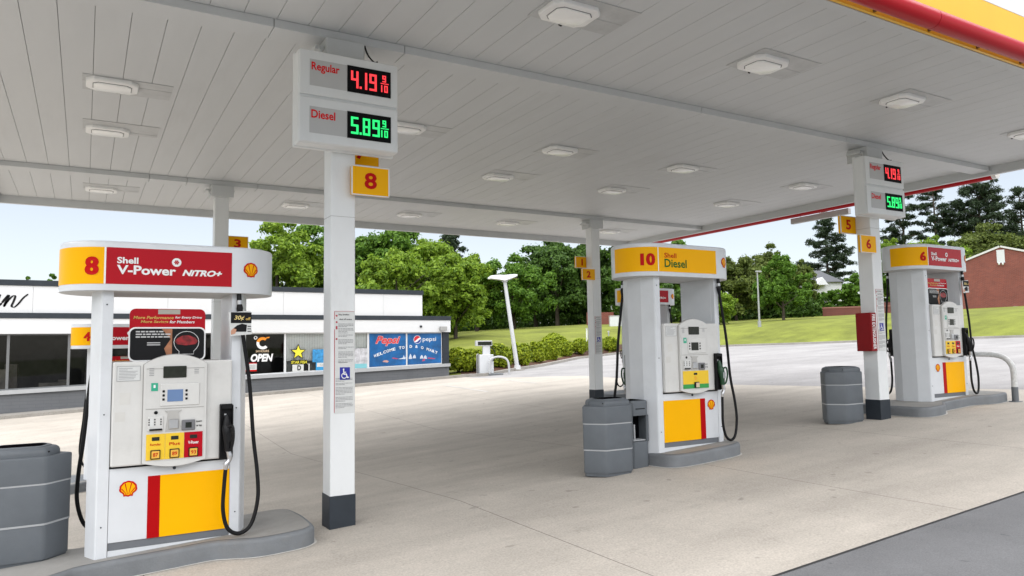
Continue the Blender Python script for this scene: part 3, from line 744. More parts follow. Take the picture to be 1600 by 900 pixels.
    MB().prism(und, 2.0868, 2.0895).build('header_underside', mat('underside', (.55, .55, .54), .5), hd)
    z0, z1 = 2.142, 2.438
    mb = MB(); band(mb, -1.12, -.53, z0, z1, .002); mb.build('number_panel', yellow, hd, smooth=30)
    mb = MB(); band(mb, -.517, .436, z0, z1, .002); fp = mb.build('fuel_panel', red if V else yellow, hd, smooth=30)
    mb = MB(); band(mb, -.53, -.517, z0, z1, .0025); mb.build('panel_divider', decalw, hd, smooth=30)
    tb = MB(); wd = .095 if len(num) == 1 else .17
    [add_text(tb, num, -.572-wd+dx, -.572+dx, 2.212, 2.36, HF(.004+l_), .03) for dx, l_ in ((-.006, 0), (0, .0004), (.006, .0008))]; tb.build('lettering', logored, hd)
    if V:
        tb = MB(); add_text(tb, 'Shell', -.44, -.287, 2.31, 2.362, HF(.004), .03); add_text(tb, 'V-Power', -.44, -.005, 2.222, 2.297, HF(.004), .03)
        add_text(tb, 'NiTRO+', .042, .357, 2.224, 2.277, HF(.004), .045, .3)
        n = 24; F = HF(.004); tb.add([F(-.002+.036*math.cos(2*math.pi*k/n), 2.335+.036*math.sin(2*math.pi*k/n)) for k in range(n)], [list(range(n))])
        tb = tb.build('lettering', decalw, fp)
        mb = MB(); F = HF(.0055)
        for j in range(7):
            cx_ = -.002+(.013*math.cos(2*math.pi*j/6) if j < 6 else 0); cz_ = 2.335+(.013*math.sin(2*math.pi*j/6) if j < 6 else 0)
            mb.add([F(cx_+.0065*math.cos(2*math.pi*k/10), cz_+.0065*math.sin(2*math.pi*k/10)) for k in range(10)], [list(range(10))])
        mb.build('flower_mark', red, tb)
    else:
        tb = MB(); add_text(tb, 'Shell', -.43, -.235, 2.312, 2.372, HF(.004), .015); tb.build('lettering', logored, fp)
        tb = MB(); add_text(tb, 'Diesel', -.43, -.07, 2.196, 2.298, HF(.004), .02); tb.build('lettering', greend, fp)
    emblem(hd, lambda u, v, l: (*per(u, .002+l), v), .60, 2.295, .13)
    # advertising topper standing on the body, behind the bezel
    if ad:
        def rrect(x0, x1, z0, z1, r_, n=5):
            pts = []
            for cx_, cz_, a0 in ((x1-r_, z0+r_, -90), (x1-r_, z1-r_, 0), (x0+r_, z1-r_, 90), (x0+r_, z0+r_, 180)):
                for i in range(n+1): a = R(a0+90*i/n); pts.append((cx_+r_*math.cos(a), cz_+r_*math.sin(a)))
            return pts
        tp = MB().plate(rrect(-.332, .25, 1.52, 1.955, .045), -.215, -.19).build('advert_board', red, p)
        fr_ = MB().plate(rrect(-.338, .254, 1.515, 1.80, .05), -.222, -.2155).build('picture_frame', decalw, tp)
        MB().plate(rrect(-.326, .242, 1.527, 1.788, .042), -.225, -.2225).build('picture', inkb, tp)
        tb = MB(); add_text(tb, 'More Performance', -.305, .0, 1.868, 1.893, flat(-.2165), .02, .2); add_text(tb, 'More Savings', -.25, -.04, 1.83, 1.857, flat(-.2165), .02, .2); tb.build('lettering', gold, tp)
        tb = MB(); add_text(tb, 'for Every Drive', .012, .222, 1.868, 1.893, flat(-.2165), .02, .2); add_text(tb, 'for Members', -.03, .165, 1.833, 1.857, flat(-.2165), .02, .2); tb.build('lettering', decalw, tp)
        MB().box(-.12, .05, -.2175, -.2155, 1.91, 1.95).build('reward_label', mat('label_grey', (.4, .38, .33), .5), tp)
        mb = MB(); rr = random.Random(9)
        for i, (zz, xe) in enumerate(((1.757, -.09), (1.735, -.06), (1.713, -.05))):
            xx = -.285
            while xx < xe: wl = rr.uniform(.015, .05); mb.box(xx, xx+wl, -.2268, -.2255, zz, zz+.011); xx += wl+.007
        for zz in (1.665, 1.648): mb.box(-.2, -.1, -.2268, -.2255, zz, zz+.008)
        mb.build('printing', mat('ad_text', (.5, .5, .5), .6), tp)
        MB().plate([(-.04, 1.53), (-.01, 1.53), (-.01, 1.785), (-.09, 1.785), (-.02, 1.70), (-.07, 1.62)], -.2262, -.2255).build('warm_glow', mat('ad_glow', (.42, .17, .08), .5, var=.5, scale=8), tp)
        # car in a shell outline
        cpts = [(.10+.088*math.cos(a), 1.665+.075*math.sin(a)) for a in [2*math.pi*k/20 for k in range(20)]]
        MB().plate([(.01, 1.68), (.03, 1.655), (.10, 1.645), (.175, 1.655), (.192, 1.68), (.17, 1.71), (.12, 1.73), (.07, 1.728), (.03, 1.705)], -.2268, -.2258).build('pictured_car', mat('ad_car', (.30, .01, .015), .3, var=.8, scale=18), tp)
        mb = MB(); ol = []
        for i in range(15): a = R(215)-R(250)*i/14; ol.append((.102+.098*math.cos(a), 1.672+.092*math.sin(a)))
        ol = [(.045, 1.57), (.045, 1.595)] + ol + [(.16, 1.595), (.16, 1.57), (.045, 1.57)]
        mb.tube([(a, -.2275, b) for a, b in ol], .0022, 5); mb.build('outline_mark', decalw, tp)
        for xx in (-.25, .18): MB().box(xx-.015, xx+.015, -.1895, -.17, 1.50, 1.75).build('board_stay', metal, tp)
    if tagged:
        tg = empty('hose_tag', (x+.515, y-.372, z+1.725), label='black and white tag with a 30 offer hanging on the hose of pump '+num, cat='advert tag', group='advert tags on pump hoses')
        MB().box(-.085, .095, -.006, 0, 0, .205, .001).build('card', paperw, tg).rotation_euler.y = R(-5)
        MB().box(-.082, .088, -.0085, -.0065, .105, .198).build('black_panel', inkb, tg)
        tb = MB(); add_text(tb, '30¢', -.055, .03, .125, .17, flat(-.0095), .02, .2); tb.build('lettering', mat('tag_gold', (.7, .55, .2), .5), tg)
        tb = MB(); add_text(tb, 'off', .04, .08, .13, .155, flat(-.0095), .02); tb.build('lettering', gold, tg)
        MB().plate([(-.055, .03), (0, .03), (.045, .03), (.05, .09), (.01, .1), (-.03, .085), (-.06, .06)], -.0085, -.0065).build('picture', inkb, tg)
        MB().plate([(-.08, .005), (-.045, .015), (-.035, .05), (-.06, .06), (-.08, .04)], -.009, -.0068).build('pictured_hand', mat('skin', (.55, .28, .18), .5), tg)
        mb = MB()
        for i in range(3): mb.box(.056, .085, -.0085, -.0065, .03+i*.022, .036+i*.022)
        mb.build('printing', inkb, tg)
    return p

def island(poly, label, bev=.035):
    """plan polygon (world), top parallel to the sloping apron"""
    cx = sum(p[0] for p in poly)/len(poly); cy = sum(p[1] for p in poly)/len(poly)
    mb = MB().prism([(a-cx, b-cy) for a, b in poly], -.1, .155, bev, 3)
    mb.v = [(a, b, c+lot(a+cx, b+cy)-lot(cx, cy)) for a, b, c in mb.v]
    r = empty('pump_island', (cx, cy, lot(cx, cy)), label=label, cat='pump island', group='raised grey pump islands')
    mb.build('island_body', kerbg, r, smooth=35)
    def ring_at(k, z): # plan ring moved outward by k
        n = len(poly); out = []
        for i in range(n):
            a, b = Vector(poly[i-1]), Vector(poly[(i+1) % n]); t = (b-a).normalized(); nn = Vector((t.y, -t.x)); q = Vector(poly[i])+nn*k
            out.append((q.x-cx, q.y-cy, z+lot(q.x, q.y)-lot(cx, cy)))
        return out
    top = ring_at(-.042, .1575); n = len(top)
    MB().add(top + [(0, 0, .1575)], [(i, (i+1) % n, n) for i in range(n)]).build('top_surface', mat('kerb_top', (.27, .262, .245), .75, var=.14, scale=3, dirt=.3, bump=.2, bscale=70), r)
    a_, b_ = ring_at(-.01, .012), ring_at(.022, .010)
    MB().add(a_ + b_, [(i, n+i, n+(i+1) % n, (i+1) % n) for i in range(n)]).build('sealant_line', mat('sealant', (.58, .56, .52), .8, var=.2, scale=12, dirt=.4), r)
    return r
def smooth_poly(p, k=6):
    q = [Vector((*a, 0)) for a in p]; n = len(q); out = []
    for i in range(n):
        a, b, c, d = q[i-1], q[i], q[(i+1) % n], q[(i+2) % n]
        for j in range(k):
            t = j/k; v = .5*((2*b)+(c-a)*t+(2*a-5*b+4*c-d)*t*t+(3*b-a-3*c+d)*t**3); out.append((v.x, v.y))
    return out
def dogbone(cx, cy, xl, xr, hw=.40, he=.60):
    pts = []
    top = [(xl, -he*.55), (xl+.10, -he*.93), (xl+.30, -he), (xl+.50, -he*.97), (xl+.70, -hw*1.18), (xl+.85, -hw), (0, -hw), (xr-.85, -hw), (xr-.70, -hw*1.18), (xr-.5, -he*.97), (xr-.22, -he), (xr-.06, -he*.90), (xr, -he*.6)]
    pts = top + [(a, -b) for a, b in reversed(top)]
    return [(cx+a, cy+b) for a, b in smooth_poly(pts, 4)]
PY = 7.02
island(dogbone(.65, 6.98, -1.45, 1.14), 'grey kerbed island under pump 8 with a grey bin on its end')
island(dogbone(12.15, 6.98, -1.25, 1.2), 'grey kerbed island under pump 6 beside the bent white guard rail')
rp_ = smooth_poly([(5.86, 6.9), (5.92, 6.58), (6.1, 6.46), (6.5, 6.44), (6.9, 6.46), (7.1, 6.55), (7.16, 6.8), (7.16, 7.3), (7.08, 7.5), (6.8, 7.58), (6.2, 7.58), (5.95, 7.48), (5.86, 7.2)], 4)
island(rp_, 'grey rounded island under diesel pump 10')
island(dogbone(.65, 14.12, -1.25, 1.2), 'grey kerbed island under pump 4 behind pump 8')
island(dogbone(12.15, 14.12, -1.25, 1.2), 'grey kerbed island of the farthest pump, behind pump 10')
zt = lambda x, y: lot(x, y)+.155
pump(.65, PY, zt(.65, PY), '8', 'vpower', 'white fuel pump numbered 8 with red header panel, nearest on the left')
pump(6.47, PY, zt(6.47, PY), '10', 'diesel', 'white diesel pump numbered 10 with all yellow header', lower='shell_right', ad=False, tagged=False)
pump(12.15, PY, zt(12.15, PY), '6', 'vpower', 'white fuel pump numbered 6 with red header panel, beside the white guard rail')
pump(.65, 14.12, zt(.65, 14.12), '4', 'vpower', 'white fuel pump numbered 4 seen behind pump 8', tagged=False)
pump(12.15, 14.12, zt(12.15, 14.12), '2', 'vpower', 'farthest white fuel pump, seen through the opening of pump 10', tagged=False)

# ------------------------------------------------------------------ bins
def octo(w_, d_, c_, k=1.0):
    X, Y = w_/2*k, d_/2*k
    return [(-X+c_, -Y), (X-c_, -Y), (X, -Y+c_), (X, Y-c_), (X-c_, Y), (-X+c_, Y), (-X, Y-c_), (-X, -Y+c_)]
def hexa(W, D, k=0.0, F=.36):
    """long hexagon with softened corners, inset by k"""
    X, Y = W/2-k, D/2-k; f = F/2-k*.35
    P = [(-f, -Y), (f, -Y), (X, 0), (f, Y), (-f, Y), (-X, 0)]; out = []
    for i in range(6):
        p0, p1, p2 = Vector(P[i-1]), Vector(P[i]), Vector(P[(i+1) % 6])
        a_ = (p0-p1).normalized(); b_ = (p2-p1).normalized(); r_ = .028
        for t in (0, .5, 1):
            q = p1+a_*r_*(1-t)**2+b_*r_*t**2; out.append((q.x, q.y))
    return out
def bin_(x, y, z, rz, label, h=.86, sc=1.0):
    b = empty('trash_bin', (x, y, z), rz, label=label, cat='trash bin', group='grey trash bins at the pumps')
    W, D, F = .72*sc, .42*sc, .37*sc
    MB().prism(hexa(W, D, .018, F), 0, .05).build('foot', bing, b)
    h1, h2 = .29*h/.86, .585*h/.86
    MB().prism(hexa(W*.985, D*.985, 0, F), .038, h1, .008).build('lower_tier', bing, b, smooth=30)
    MB().prism(hexa(W, D, -.001, F), h1-.005, h1+.010).build('seam', bing2, b)  # pale seam bands, the highlight along them put into the colour
    MB().prism(hexa(W, D, 0, F), h1+.008, h2, .008).build('middle_tier', bing, b, smooth=30)
    MB().prism(hexa(W, D, -.001, F), h2-.005, h2+.010).build('seam', bing2, b)
    ld = MB().prism(hexa(W*1.01, D*1.01, 0, F), h2+.008, h-.075, .014, 3)
    ld.prism(hexa(W*.80, D*.97, .012, F*1.02), h-.08, h-.006, .045, 5)
    ld = ld.build('lid', bing, b, smooth=38)
    MB().prism(hexa(W*.60, D*.74, .0, F*.85), h-.012, h+.003, .008, 2).build('lid_rim', bing, ld, smooth=38)
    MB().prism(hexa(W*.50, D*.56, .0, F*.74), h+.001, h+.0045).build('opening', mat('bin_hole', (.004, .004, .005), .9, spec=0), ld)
    for sx in (-1, 1): MB().tube([(sx*W*.27, -D*.40, h-.045), (sx*W*.275, -D*.41, h-.04)], .007, 8).build('bolt', black, ld)
bin_(-.42, 7.22, zt(-.42, 7.22), 0, 'grey tiered trash bin on the island left of pump 8', h=.92)
bin_(5.29, 6.87, lot(5.29, 6.87)+.004, 0, 'grey tiered trash bin on the concrete left of diesel pump 10', h=.86)
bin_(10.0, 7.16, lot(10.0, 7.16)+.004, R(0), 'grey tiered trash bin left of the column with the red cabinet', h=.84, sc=1.06)
# squeegee unit
sx_, sy_ = 5.73, 6.98
u = empty('windshield_service_unit', (sx_, sy_, lot(sx_, sy_)+.004), 0, label='narrow grey windshield washing unit with a dark recess between bin and pump 10', cat='service unit')
mb = MB(); mb.prism(octo(.30, .34, .05), 0, .31, .015); mb.box(-.14, .14, .02, .165, .30, .62, .01); mb.box(-.14, -.10, -.16, .02, .30, .62, .01); mb.box(.10, .14, -.16, .02, .30, .62, .01); mb.prism(octo(.30, .34, .05), .615, .79, .02); 
mb.build('housing', bing, u, smooth=35)
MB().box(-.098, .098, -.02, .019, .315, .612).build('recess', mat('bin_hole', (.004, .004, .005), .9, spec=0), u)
MB().box(-.09, .09, -.15, -.03, .315, .33, .004).build('bucket_rim', bing2, u)
MB().tube([(-.03, -.09, .30), (-.01, -.06, .50)], .012, 8).build('squeegee_handle', bing2, u)
MB().box(-.07, .07, -.174, -.171, .69, .70).build('slot', black, u)
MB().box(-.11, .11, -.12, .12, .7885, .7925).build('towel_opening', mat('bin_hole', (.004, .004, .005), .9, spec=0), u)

# guard rail by pump 6
gx, gy = 13.28, 6.3
gr = empty('guard_rail', (gx, gy, lot(gx, gy)), label='bent white guard pipe with grey foot and scraped paint at pump 6', cat='guard rail')
scr = mat('scraped_white', (.62, .62, .61), .45, var=.2, scale=22, dirt=1.0)
pts = [(0, 0, .24), (0, 0, .50), (0, .03, .62), (0, .12, .72), (0, .26, .77), (0, .5, .785), (0, 1.2, .785), (0, 1.42, .74), (0, 1.5, .6), (0, 1.5, .24)]
MB().tube(pts, .046, 14, smooth=5).build('pipe', scr, gr, smooth=60)
for yy in (0, 1.5):
    MB().tube([(0, yy, -.05), (0, yy, .245)], .0495, 14).build('pipe_foot', mat('foot_grey', (.13, .14, .15), .5, dirt=.3), gr, smooth=60)
    MB().tube([(0, yy, 0), (0, yy, .012)], .10, 16).build('base_ring', kerbg, gr, smooth=40)

# ------------------------------------------------------------------ shop building
BY = 26.0; XL, XR = -16.0, 12.33
zb = lambda x: .695+.0299*x          # lower edge of the windows
shop = empty('shop_building', (0, BY, 0), label='low white and grey convenience shop with dark roof edges and wide windows', cat='shop')
def sh(mb, name, m, **k): mb.v = [(a, b-BY, c) for a, b, c in mb.v]; return mb.build(name, m, shop, **k)
greybrick = brick_mat('grey_brick', (.15, .157, .168), (.143, .15, .161), (.128, .134, .144), bw=.4, rh=.1, ms=.008)
def qface(mb, x0, x1, y0, y1, f0, f1):   # wall block between height functions
    n = max(1, int((x1-x0)/3)); xs = [x0+(x1-x0)*i/n for i in range(n+1)]
    for a, b in zip(xs[:-1], xs[1:]):
        mb.add([(a, y0, f0(a)), (b, y0, f0(b)), (b, y1, f0(b)), (a, y1, f0(a)), (a, y0, f1(a)), (b, y0, f1(b)), (b, y1, f1(b)), (a, y1, f1(a))],
               [(0, 3, 2, 1), (4, 5, 6, 7), (0, 1, 5, 4), (1, 2, 6, 5), (2, 3, 7, 6), (3, 0, 4, 7)])
mb = MB(); qface(mb, XL, XR, BY, BY+.2, lambda x: lot(x, BY)-.4, lambda x: zb(x)-.12)
mb.box(XR-.2, XR, BY+.2, BY+10, -.5, 2.8); mb.box(XL, XL+.2, BY+.2, BY+10, -1.5, 2.8); mb.box(XL, XR, BY+9.8, BY+10, -1.5, 2.8)
sh(mb, 'wall', greybrick)
mb = MB(); qface(mb, XL, XR+.03, BY-.07, BY+.21, lambda x: zb(x)-.118, lambda x: zb(x)); sh(mb, 'sill', mat('sill', (.42, .43, .44), .5, dirt=.2))
mb = MB(); mb.box(12.06, XR, BY-.01, BY+.2, zb(12.2)+.002, 2.30); sh(mb, 'corner_pier', dgrey)
fw = mat('fascia_white', (.66, .67, .68), .45, var=.03, scale=1, dirt=.08)
sh(MB().box(XL, XR+.03, BY-.10, BY+.22, 2.285, 2.742), 'fascia', fw)
sh(MB().box(XL, XR+.05, BY-.125, BY+.22, 2.745, 2.905), 'fascia_coping', dgrey)
mb = MB(); xx = XL
while xx < 11.2: mb.box(xx+.003, min(xx+3.66, 11.2)-.003, BY-.04, BY+.2, 2.9055, 3.715); xx += 3.66
mb.box(11.0, 11.2, BY+.2, BY+7, 2.9, 3.7); sh(mb, 'parapet', fw)
sh(MB().box(XL, 11.24, BY-.07, BY+.24, 3.718, 3.885), 'parapet_coping', dgrey)
sh(MB().box(XL, XR, BY+.23, BY+10, 2.75, 2.85), 'roof', mat('roof_grey', (.2, .2, .2), .8))
# interior
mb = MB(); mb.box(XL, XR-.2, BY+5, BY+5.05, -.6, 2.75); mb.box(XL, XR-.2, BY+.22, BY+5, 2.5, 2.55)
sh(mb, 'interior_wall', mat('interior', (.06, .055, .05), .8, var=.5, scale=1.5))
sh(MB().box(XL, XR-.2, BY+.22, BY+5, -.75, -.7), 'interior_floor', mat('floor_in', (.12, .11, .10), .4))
rr = random.Random(2); mb = MB()
for i in range(26):
    x = XL+.8+rr.random()*20; yy = BY+1+rr.random()*3; w_ = rr.uniform(.2, .8); h_ = rr.uniform(.5, 1.5); mb.box(x, x+w_, yy, yy+.4, -.5, h_)
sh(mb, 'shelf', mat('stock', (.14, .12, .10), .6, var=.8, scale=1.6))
# glass
gm = bpy.data.materials.new('window_glass'); gm.use_nodes = True; t = gm.node_tree; t.nodes.remove(t.nodes['Principled BSDF'])
tr = t.nodes.new('ShaderNodeBsdfTransparent'); tr.inputs[0].default_value = (.88, .90, .90, 1); gl = t.nodes.new('ShaderNodeBsdfGlossy'); gl.inputs['Roughness'].default_value = .02; gl.inputs['Color'].default_value = (.8, .8, .8, 1)
fn = t.nodes.new('ShaderNodeFresnel'); fn.inputs['IOR'].default_value = 1.45; mx = t.nodes.new('ShaderNodeMixShader')
t.links.new(fn.outputs[0], mx.inputs[0]); t.links.new(tr.outputs[0], mx.inputs[1]); t.links.new(gl.outputs[0], mx.inputs[2]); t.links.new(mx.outputs[0], t.nodes['Material Output'].inputs['Surface'])
frame_m = mat('window_frame', (.68, .69, .70), .4, var=.03)
darkfr = mat('window_frame_dark', (.16, .165, .17), .4)
edges = [XL+.1, -13.3, -10.4, -7.4, -4.6, -1.93, -.40, 2.1, 4.05, 6.05, 9.06, 10.57, 12.04]
for a, b in zip(edges[:-1], edges[1:]):
    m = frame_m if a > 3.9 else darkfr; fwid = .035
    mb = MB()
    mb.box(a, a+fwid, BY+.03, BY+.12, zb(a)+.0, 2.283); mb.box(b-fwid, b, BY+.03, BY+.12, zb(b), 2.283); mb.box(a+fwid, b-fwid, BY+.03, BY+.12, 2.245, 2.283)
    qface(mb, a+fwid, b-fwid, BY+.03, BY+.12, lambda x: zb(x)+.001, lambda x: zb(x)+.04)
    wo = sh(mb, 'window', m)
    g = MB(); qv = [(a+fwid, BY+.08-BY, zb(a)+.04), (b-fwid, .08, zb(b)+.04), (b-fwid, .08, 2.245), (a+fwid, .08, 2.245)]
    g.add(qv, [(0, 1, 2, 3)]); g.build('pane', gm, wo)
# blinds in two windows
mb = MB(); xx = 6.12
while xx < 9.0: mb.box(xx, xx+.085, BY+.13, BY+.136, 1.30, 2.24); xx += .09
sh(mb, 'blind', mat('blind', (.84, .86, .85), .6))
mb = MB(); mb.box(6.1, 9.0, BY+.3, BY+.31, .86, 1.3); sh(mb, 'window_screen', mat('counter_grey', (.30, .32, .32), .6))
fl = empty('floodlight', (12.0, BY-.12, 2.40), label='grey wall floodlight at the right end of the shop fascia', cat='floodlight')
MB().box(-.13, .13, -.17, .0, -.06, .10, .01).build('housing', mat('flood_grey', (.34, .34, .33), .5), fl); MB().box(-.11, .11, -.15, -.03, -.066, -.0605).build('lens', lens, fl)
dt = empty('wall_camera', (11.1, BY-.10, 2.50), label='tiny dark camera on the white shop fascia above the blue posters', cat='camera')
MB().box(-.04, .04, -.06, .0, -.04, .04, .008).build('housing', dgrey, dt); MB().tube([(0, -.06, 0), (0, -.075, 0)], .018, 10).build('lens', black, dt)
# script lettering on the parapet: ends in 'gn'
def stroke(mb, pts, wd, y, k=6):
    pp = catmull([Vector((a, b, 0)) for a, b in pts], k)
    n = len(pp)
    vv = []
    for i, p in enumerate(pp):
        d = (pp[min(i+1, n-1)]-pp[max(i-1, 0)]).normalized(); nn = Vector((-d.y, d.x, 0))
        ww = wd*(.32+.68*abs(d.y)**1.5)
        if i in (0, n-1): ww *= .4
        vv += [(p.x+nn.x*ww, y, p.y+nn.y*ww), (p.x-nn.x*ww, y, p.y-nn.y*ww)]
    mb.add(vv, [(2*i+1, 2*i+3, 2*i+2, 2*i) for i in range(n-1)])
ss = empty('script_sign', (-1.9, BY-.045, 3.27), label='black handwritten script lettering on the white shop parapet', cat='sign')
mb = MB()
def sk(pts, wd=.036): stroke(mb, [(a, b) for a, b in pts], wd, -.004)
sk([(-.30, .13), (-.42, .17), (-.56, .05), (-.60, -.12), (-.52, -.19), (-.40, -.10), (-.30, .10), (-.28, .16), (-.36, -.12), (-.45, -.36), (-.62, -.44), (-.70, -.36), (-.5, -.24), (-.30, -.16), (-.22, -.08)])
sk([(-.22, -.08), (-.12, .08), (-.06, .15), (-.10, 0), (-.17, -.19)]); sk([(-.17, -.19), (-.08, -.02), (.04, .13), (.10, .12), (.06, -.04), (.02, -.16), (.08, -.20), (.18, -.10), (.30, .08), (.42, .2)], .03)
sk([(-1.2, .05), (-1.05, .18), (-.98, .12), (-1.05, -.1), (-1.0, -.19), (-.86, -.1), (-.75, .1), (-.72, .16), (-.78, -.05), (-.72, -.18), (-.6, -.1)])
mb.build('lettering', inkb, ss)

# window posters (all on the outside of the glass line)
def poster(name, x0, x1, z0, z1, m, label, y=BY+.02, cat='poster', t=.004):
    p = empty(name, ((x0+x1)/2, y, z0), label=label, cat=cat)
    w_ = (x1-x0)/2; s0 = zb(x0)-zb((x0+x1)/2)
    return p, w_, z1-z0
def pboard(p, w_, h, m, z0=0, sl=0): return MB().plate([(-w_, z0-sl*w_), (w_, z0+sl*w_), (w_, h), (-w_, h)], 0, .004).build('board', m, p)
p, w_, h = poster('window_poster', 9.10, 10.54, zb(9.8)+.04, 2.243, bluep, 'blue window poster with red script logo and WELCOME TO')
pboard(p, w_, h, bluep, 0, .0299)
tb = MB(); add_text(tb, 'Pepsi', -.50, .50, .74, 1.13, flat(-.002), .055, .35); tb.build('script_outline', mat('poster_pale', (.62, .33, .33), .5), p)
tb = MB(); add_text(tb, 'Pepsi', -.49, .49, .76, 1.11, flat(-.004), .02, .35); tb.build('script_logo', mat('poster_red', (.62, .03, .04), .5), p)
def arc_text(mb, s_, x0, x1, zf, hh, y, bold=.02, rot=None):
    n = len(s_); k = 0
    for i, ch in enumerate(s_):
        if ch == ' ': continue
        a = x0+(x1-x0)*i/n; b = x0+(x1-x0)*(i+.86)/n; m_ = (a+b)/2; sl = (zf(m_+.01)-zf(m_-.01))/.02
        v, f = text_geo(ch, bold)
        mb.add([(a+(b-a)*q[0]-sl*hh*(q[1]-.5)*.5, y, zf(m_)+sl*(b-a)*(q[0]-.5)+hh*q[1]) for q in v], f)
tb = MB(); arc_text(tb, 'WELCOME TO', -.55, .68, lambda x: .30+.34*math.sin(min(1.5, max(0, (x+.6)/1.35*1.5))), .105, -.003, .02); tb.build('lettering', decalw, p)
mb = MB(); mb.plate([(-.22, .16), (-.02, .13), (.04, .18), (-.06, .22), (-.16, .21)], -.003, -.001); mb.build('pictured_shell', mat('coral', (.55, .30, .26), .5), p)
mb = MB(); mb.plate([(.15, .28), (.35, .245), (.42, .27), (.2, .315)], -.003, -.001); mb.build('pictured_streak', mat('streak_red', (.42, .06, .14), .5), p)
mb = MB(); mb.plate([(.40, .25), (.70, .24), (.70, .33), (.66, .31), (.63, .40), (.60, .30), (.48, .27)], -.0035, -.0012); mb.build('pictured_splash', mat('splash', (.55, .6, .68), .5), p)
p, w_, h = poster('window_poster', 10.61, 12.01, zb(11.3)+.04, 2.243, bluep, 'blue window poster with round red, white and blue logo at the shop corner')
pboard(p, w_, h, bluep, 0, .0299)
mb = MB(); mb.disc(-.30, .93, .155, -.002, -.0002, 28); g_ = mb.build('globe_logo', decalw, p)
n = 16
def cap(a0, a1, bend):
    pts = [(-.30+.14*math.cos(R(a0+(a1-a0)*i/n)), .93+.14*math.sin(R(a0+(a1-a0)*i/n))) for i in range(n+1)]
    return pts
MB().plate(cap(35, 215, 0) + [(-.36, .90), (-.28, .97), (-.22, 1.0)], -.004, -.0022).build('globe_red', mat('pepsi_red', (.6, .01, .03), .4), g_)
MB().plate(cap(225, 375, 0) + [(-.24, .90), (-.32, .84)], -.004, -.0022).build('globe_blue', mat('pepsi_navy', (.01, .03, .25), .4), g_)
tb = MB(); add_text(tb, 'pepsi', -.08, .48, .82, 1.02, flat(-.003), .0); tb.build('logo_lettering', decalw, p)
tb = MB(); arc_text(tb, 'D & O MART', -.62, .55, lambda x: .62-.28*max(0, (x+.45)/1.0)**1.6, .105, -.003, .02); tb.build('lettering', decalw, p)
mb = MB()
for x0, zz in ((-.66, .2), (-.5, .22), (-.2, .2), (-.05, .19)): mb.plate([(x0, zz), (x0+.14, zz), (x0+.12, zz+.10), (x0+.07, zz+.20 if x0 == -.66 else zz+.14), (x0+.02, zz+.08)], -.003, -.001)
mb.build('pictured_bottles', mat('splash', (.55, .6, .68), .5), p)
mb = MB(); mb.plate([(.1, .2), (.4, .17), (.46, .2), (.15, .24)], -.003, -.001); mb.plate([(-.12, .10), (0, .11), (.02, .2), (-.06, .19)], -.003, -.001); mb.build('pictured_streak', mat('streak_red', (.42, .06, .14), .5), p)
# OPEN decal
p = empty('window_decal', (5.2, BY+.02, 1.30), label='white OPEN lettering under an orange and white C on the dark window', cat='window decal')
tb = MB(); add_text(tb, 'OPEN', -.30, .44, .0, .27, flat(-.002), .045, .22); tb.build('lettering', decalw, p)
tb = MB(); add_text(tb, '24 HOURS', -.14, .30, .32, .40, flat(-.002), .02); tb.build('lettering', mat('tan_ink', (.6, .45, .3), .5), p)
def ring(mb, a0, a1, ro, ri, cx_, cz_, y, n=16):
    vv = []
    for i in range(n+1): a = R(a0+(a1-a0)*i/n); vv += [(cx_+ro*math.cos(a), y, cz_+ro*math.sin(a)), (cx_+ri*math.cos(a), y, cz_+ri*math.sin(a))]
    mb.add(vv, [(2*i, 2*i+2, 2*i+3, 2*i+1) for i in range(n)])
mb = MB(); ring(mb, 50, 165, .21, .115, .09, .63, -.002); mb.plate([(.19, .80), (.30, .80), (.32, .85), (.22, .84)], -.003, -.001); mb.build('letter_top', orange, p)
mb = MB(); ring(mb, 165, 318, .21, .115, .09, .63, -.002); ring(mb, 0, 360, .06, .035, -.15, .82, -.002); mb.build('letter_base', decalw, p)
p, w_, h = poster('window_poster', 4.66, 5.1, .98, 1.27, paperw, 'small white notice with red border low in the dark OPEN window')
pboard(p, w_, h, paperw); mb = MB(); mb.box(-w_, w_, -.003, -.001, 0, .05); mb.box(-w_, w_, -.003, -.001, h-.03, h); mb.build('border', logored, p)
mb = MB(); [mb.box(-w_+.04, w_-.04, -.003, -.001, .09+i*.035, .10+i*.035) for i in range(4)]; mb.build('printing', inkg, p)
# star
p = empty('window_decal', (6.5, BY+.02, 1.17), label='yellow star decal with yellow lettering on the blinds window', cat='window decal')
def star(r0, r1, cx_, cz_): return [((r0 if k % 2 == 0 else r1)*math.cos(R(90+36*k))+cx_, (r0 if k % 2 == 0 else r1)*math.sin(R(90+36*k))+cz_) for k in range(10)]
MB().plate(star(.30, .13, 0, .43), -.002, 0).build('star_outline', inkb, p); MB().plate(star(.24, .10, 0, .43), -.004, -.0022).build('star', mat('star_yellow', (.8, .72, .05), .4), p)
MB().box(-.26, .32, -.002, 0, .0, .16).build('label', inkb, p)
tb = MB(); add_text(tb, 'STAR FISH', -.24, .30, .03, .13, flat(-.004), .02); tb.build('lettering', mat('star_yellow', (.8, .72, .05), .4), p)
p, w_, h = poster('window_poster', 7.0, 7.48, 1.24, 1.69, skyblue, 'small icy blue poster beside the yellow star'); pboard(p, w_, h, skyblue)
p, w_, h = poster('window_poster', 6.3, 6.9, .925, 1.19, paperw, 'white sign with a black letter D under the yellow star'); pboard(p, w_, h, paperw)
tb = MB(); add_text(tb, 'D', -.13, .0, .04, .22, flat(-.003), .04); tb.build('lettering', inkb, p); MB().box(.09, .26, -.002, 0, .02, .25).build('dark_field', inkb, p)
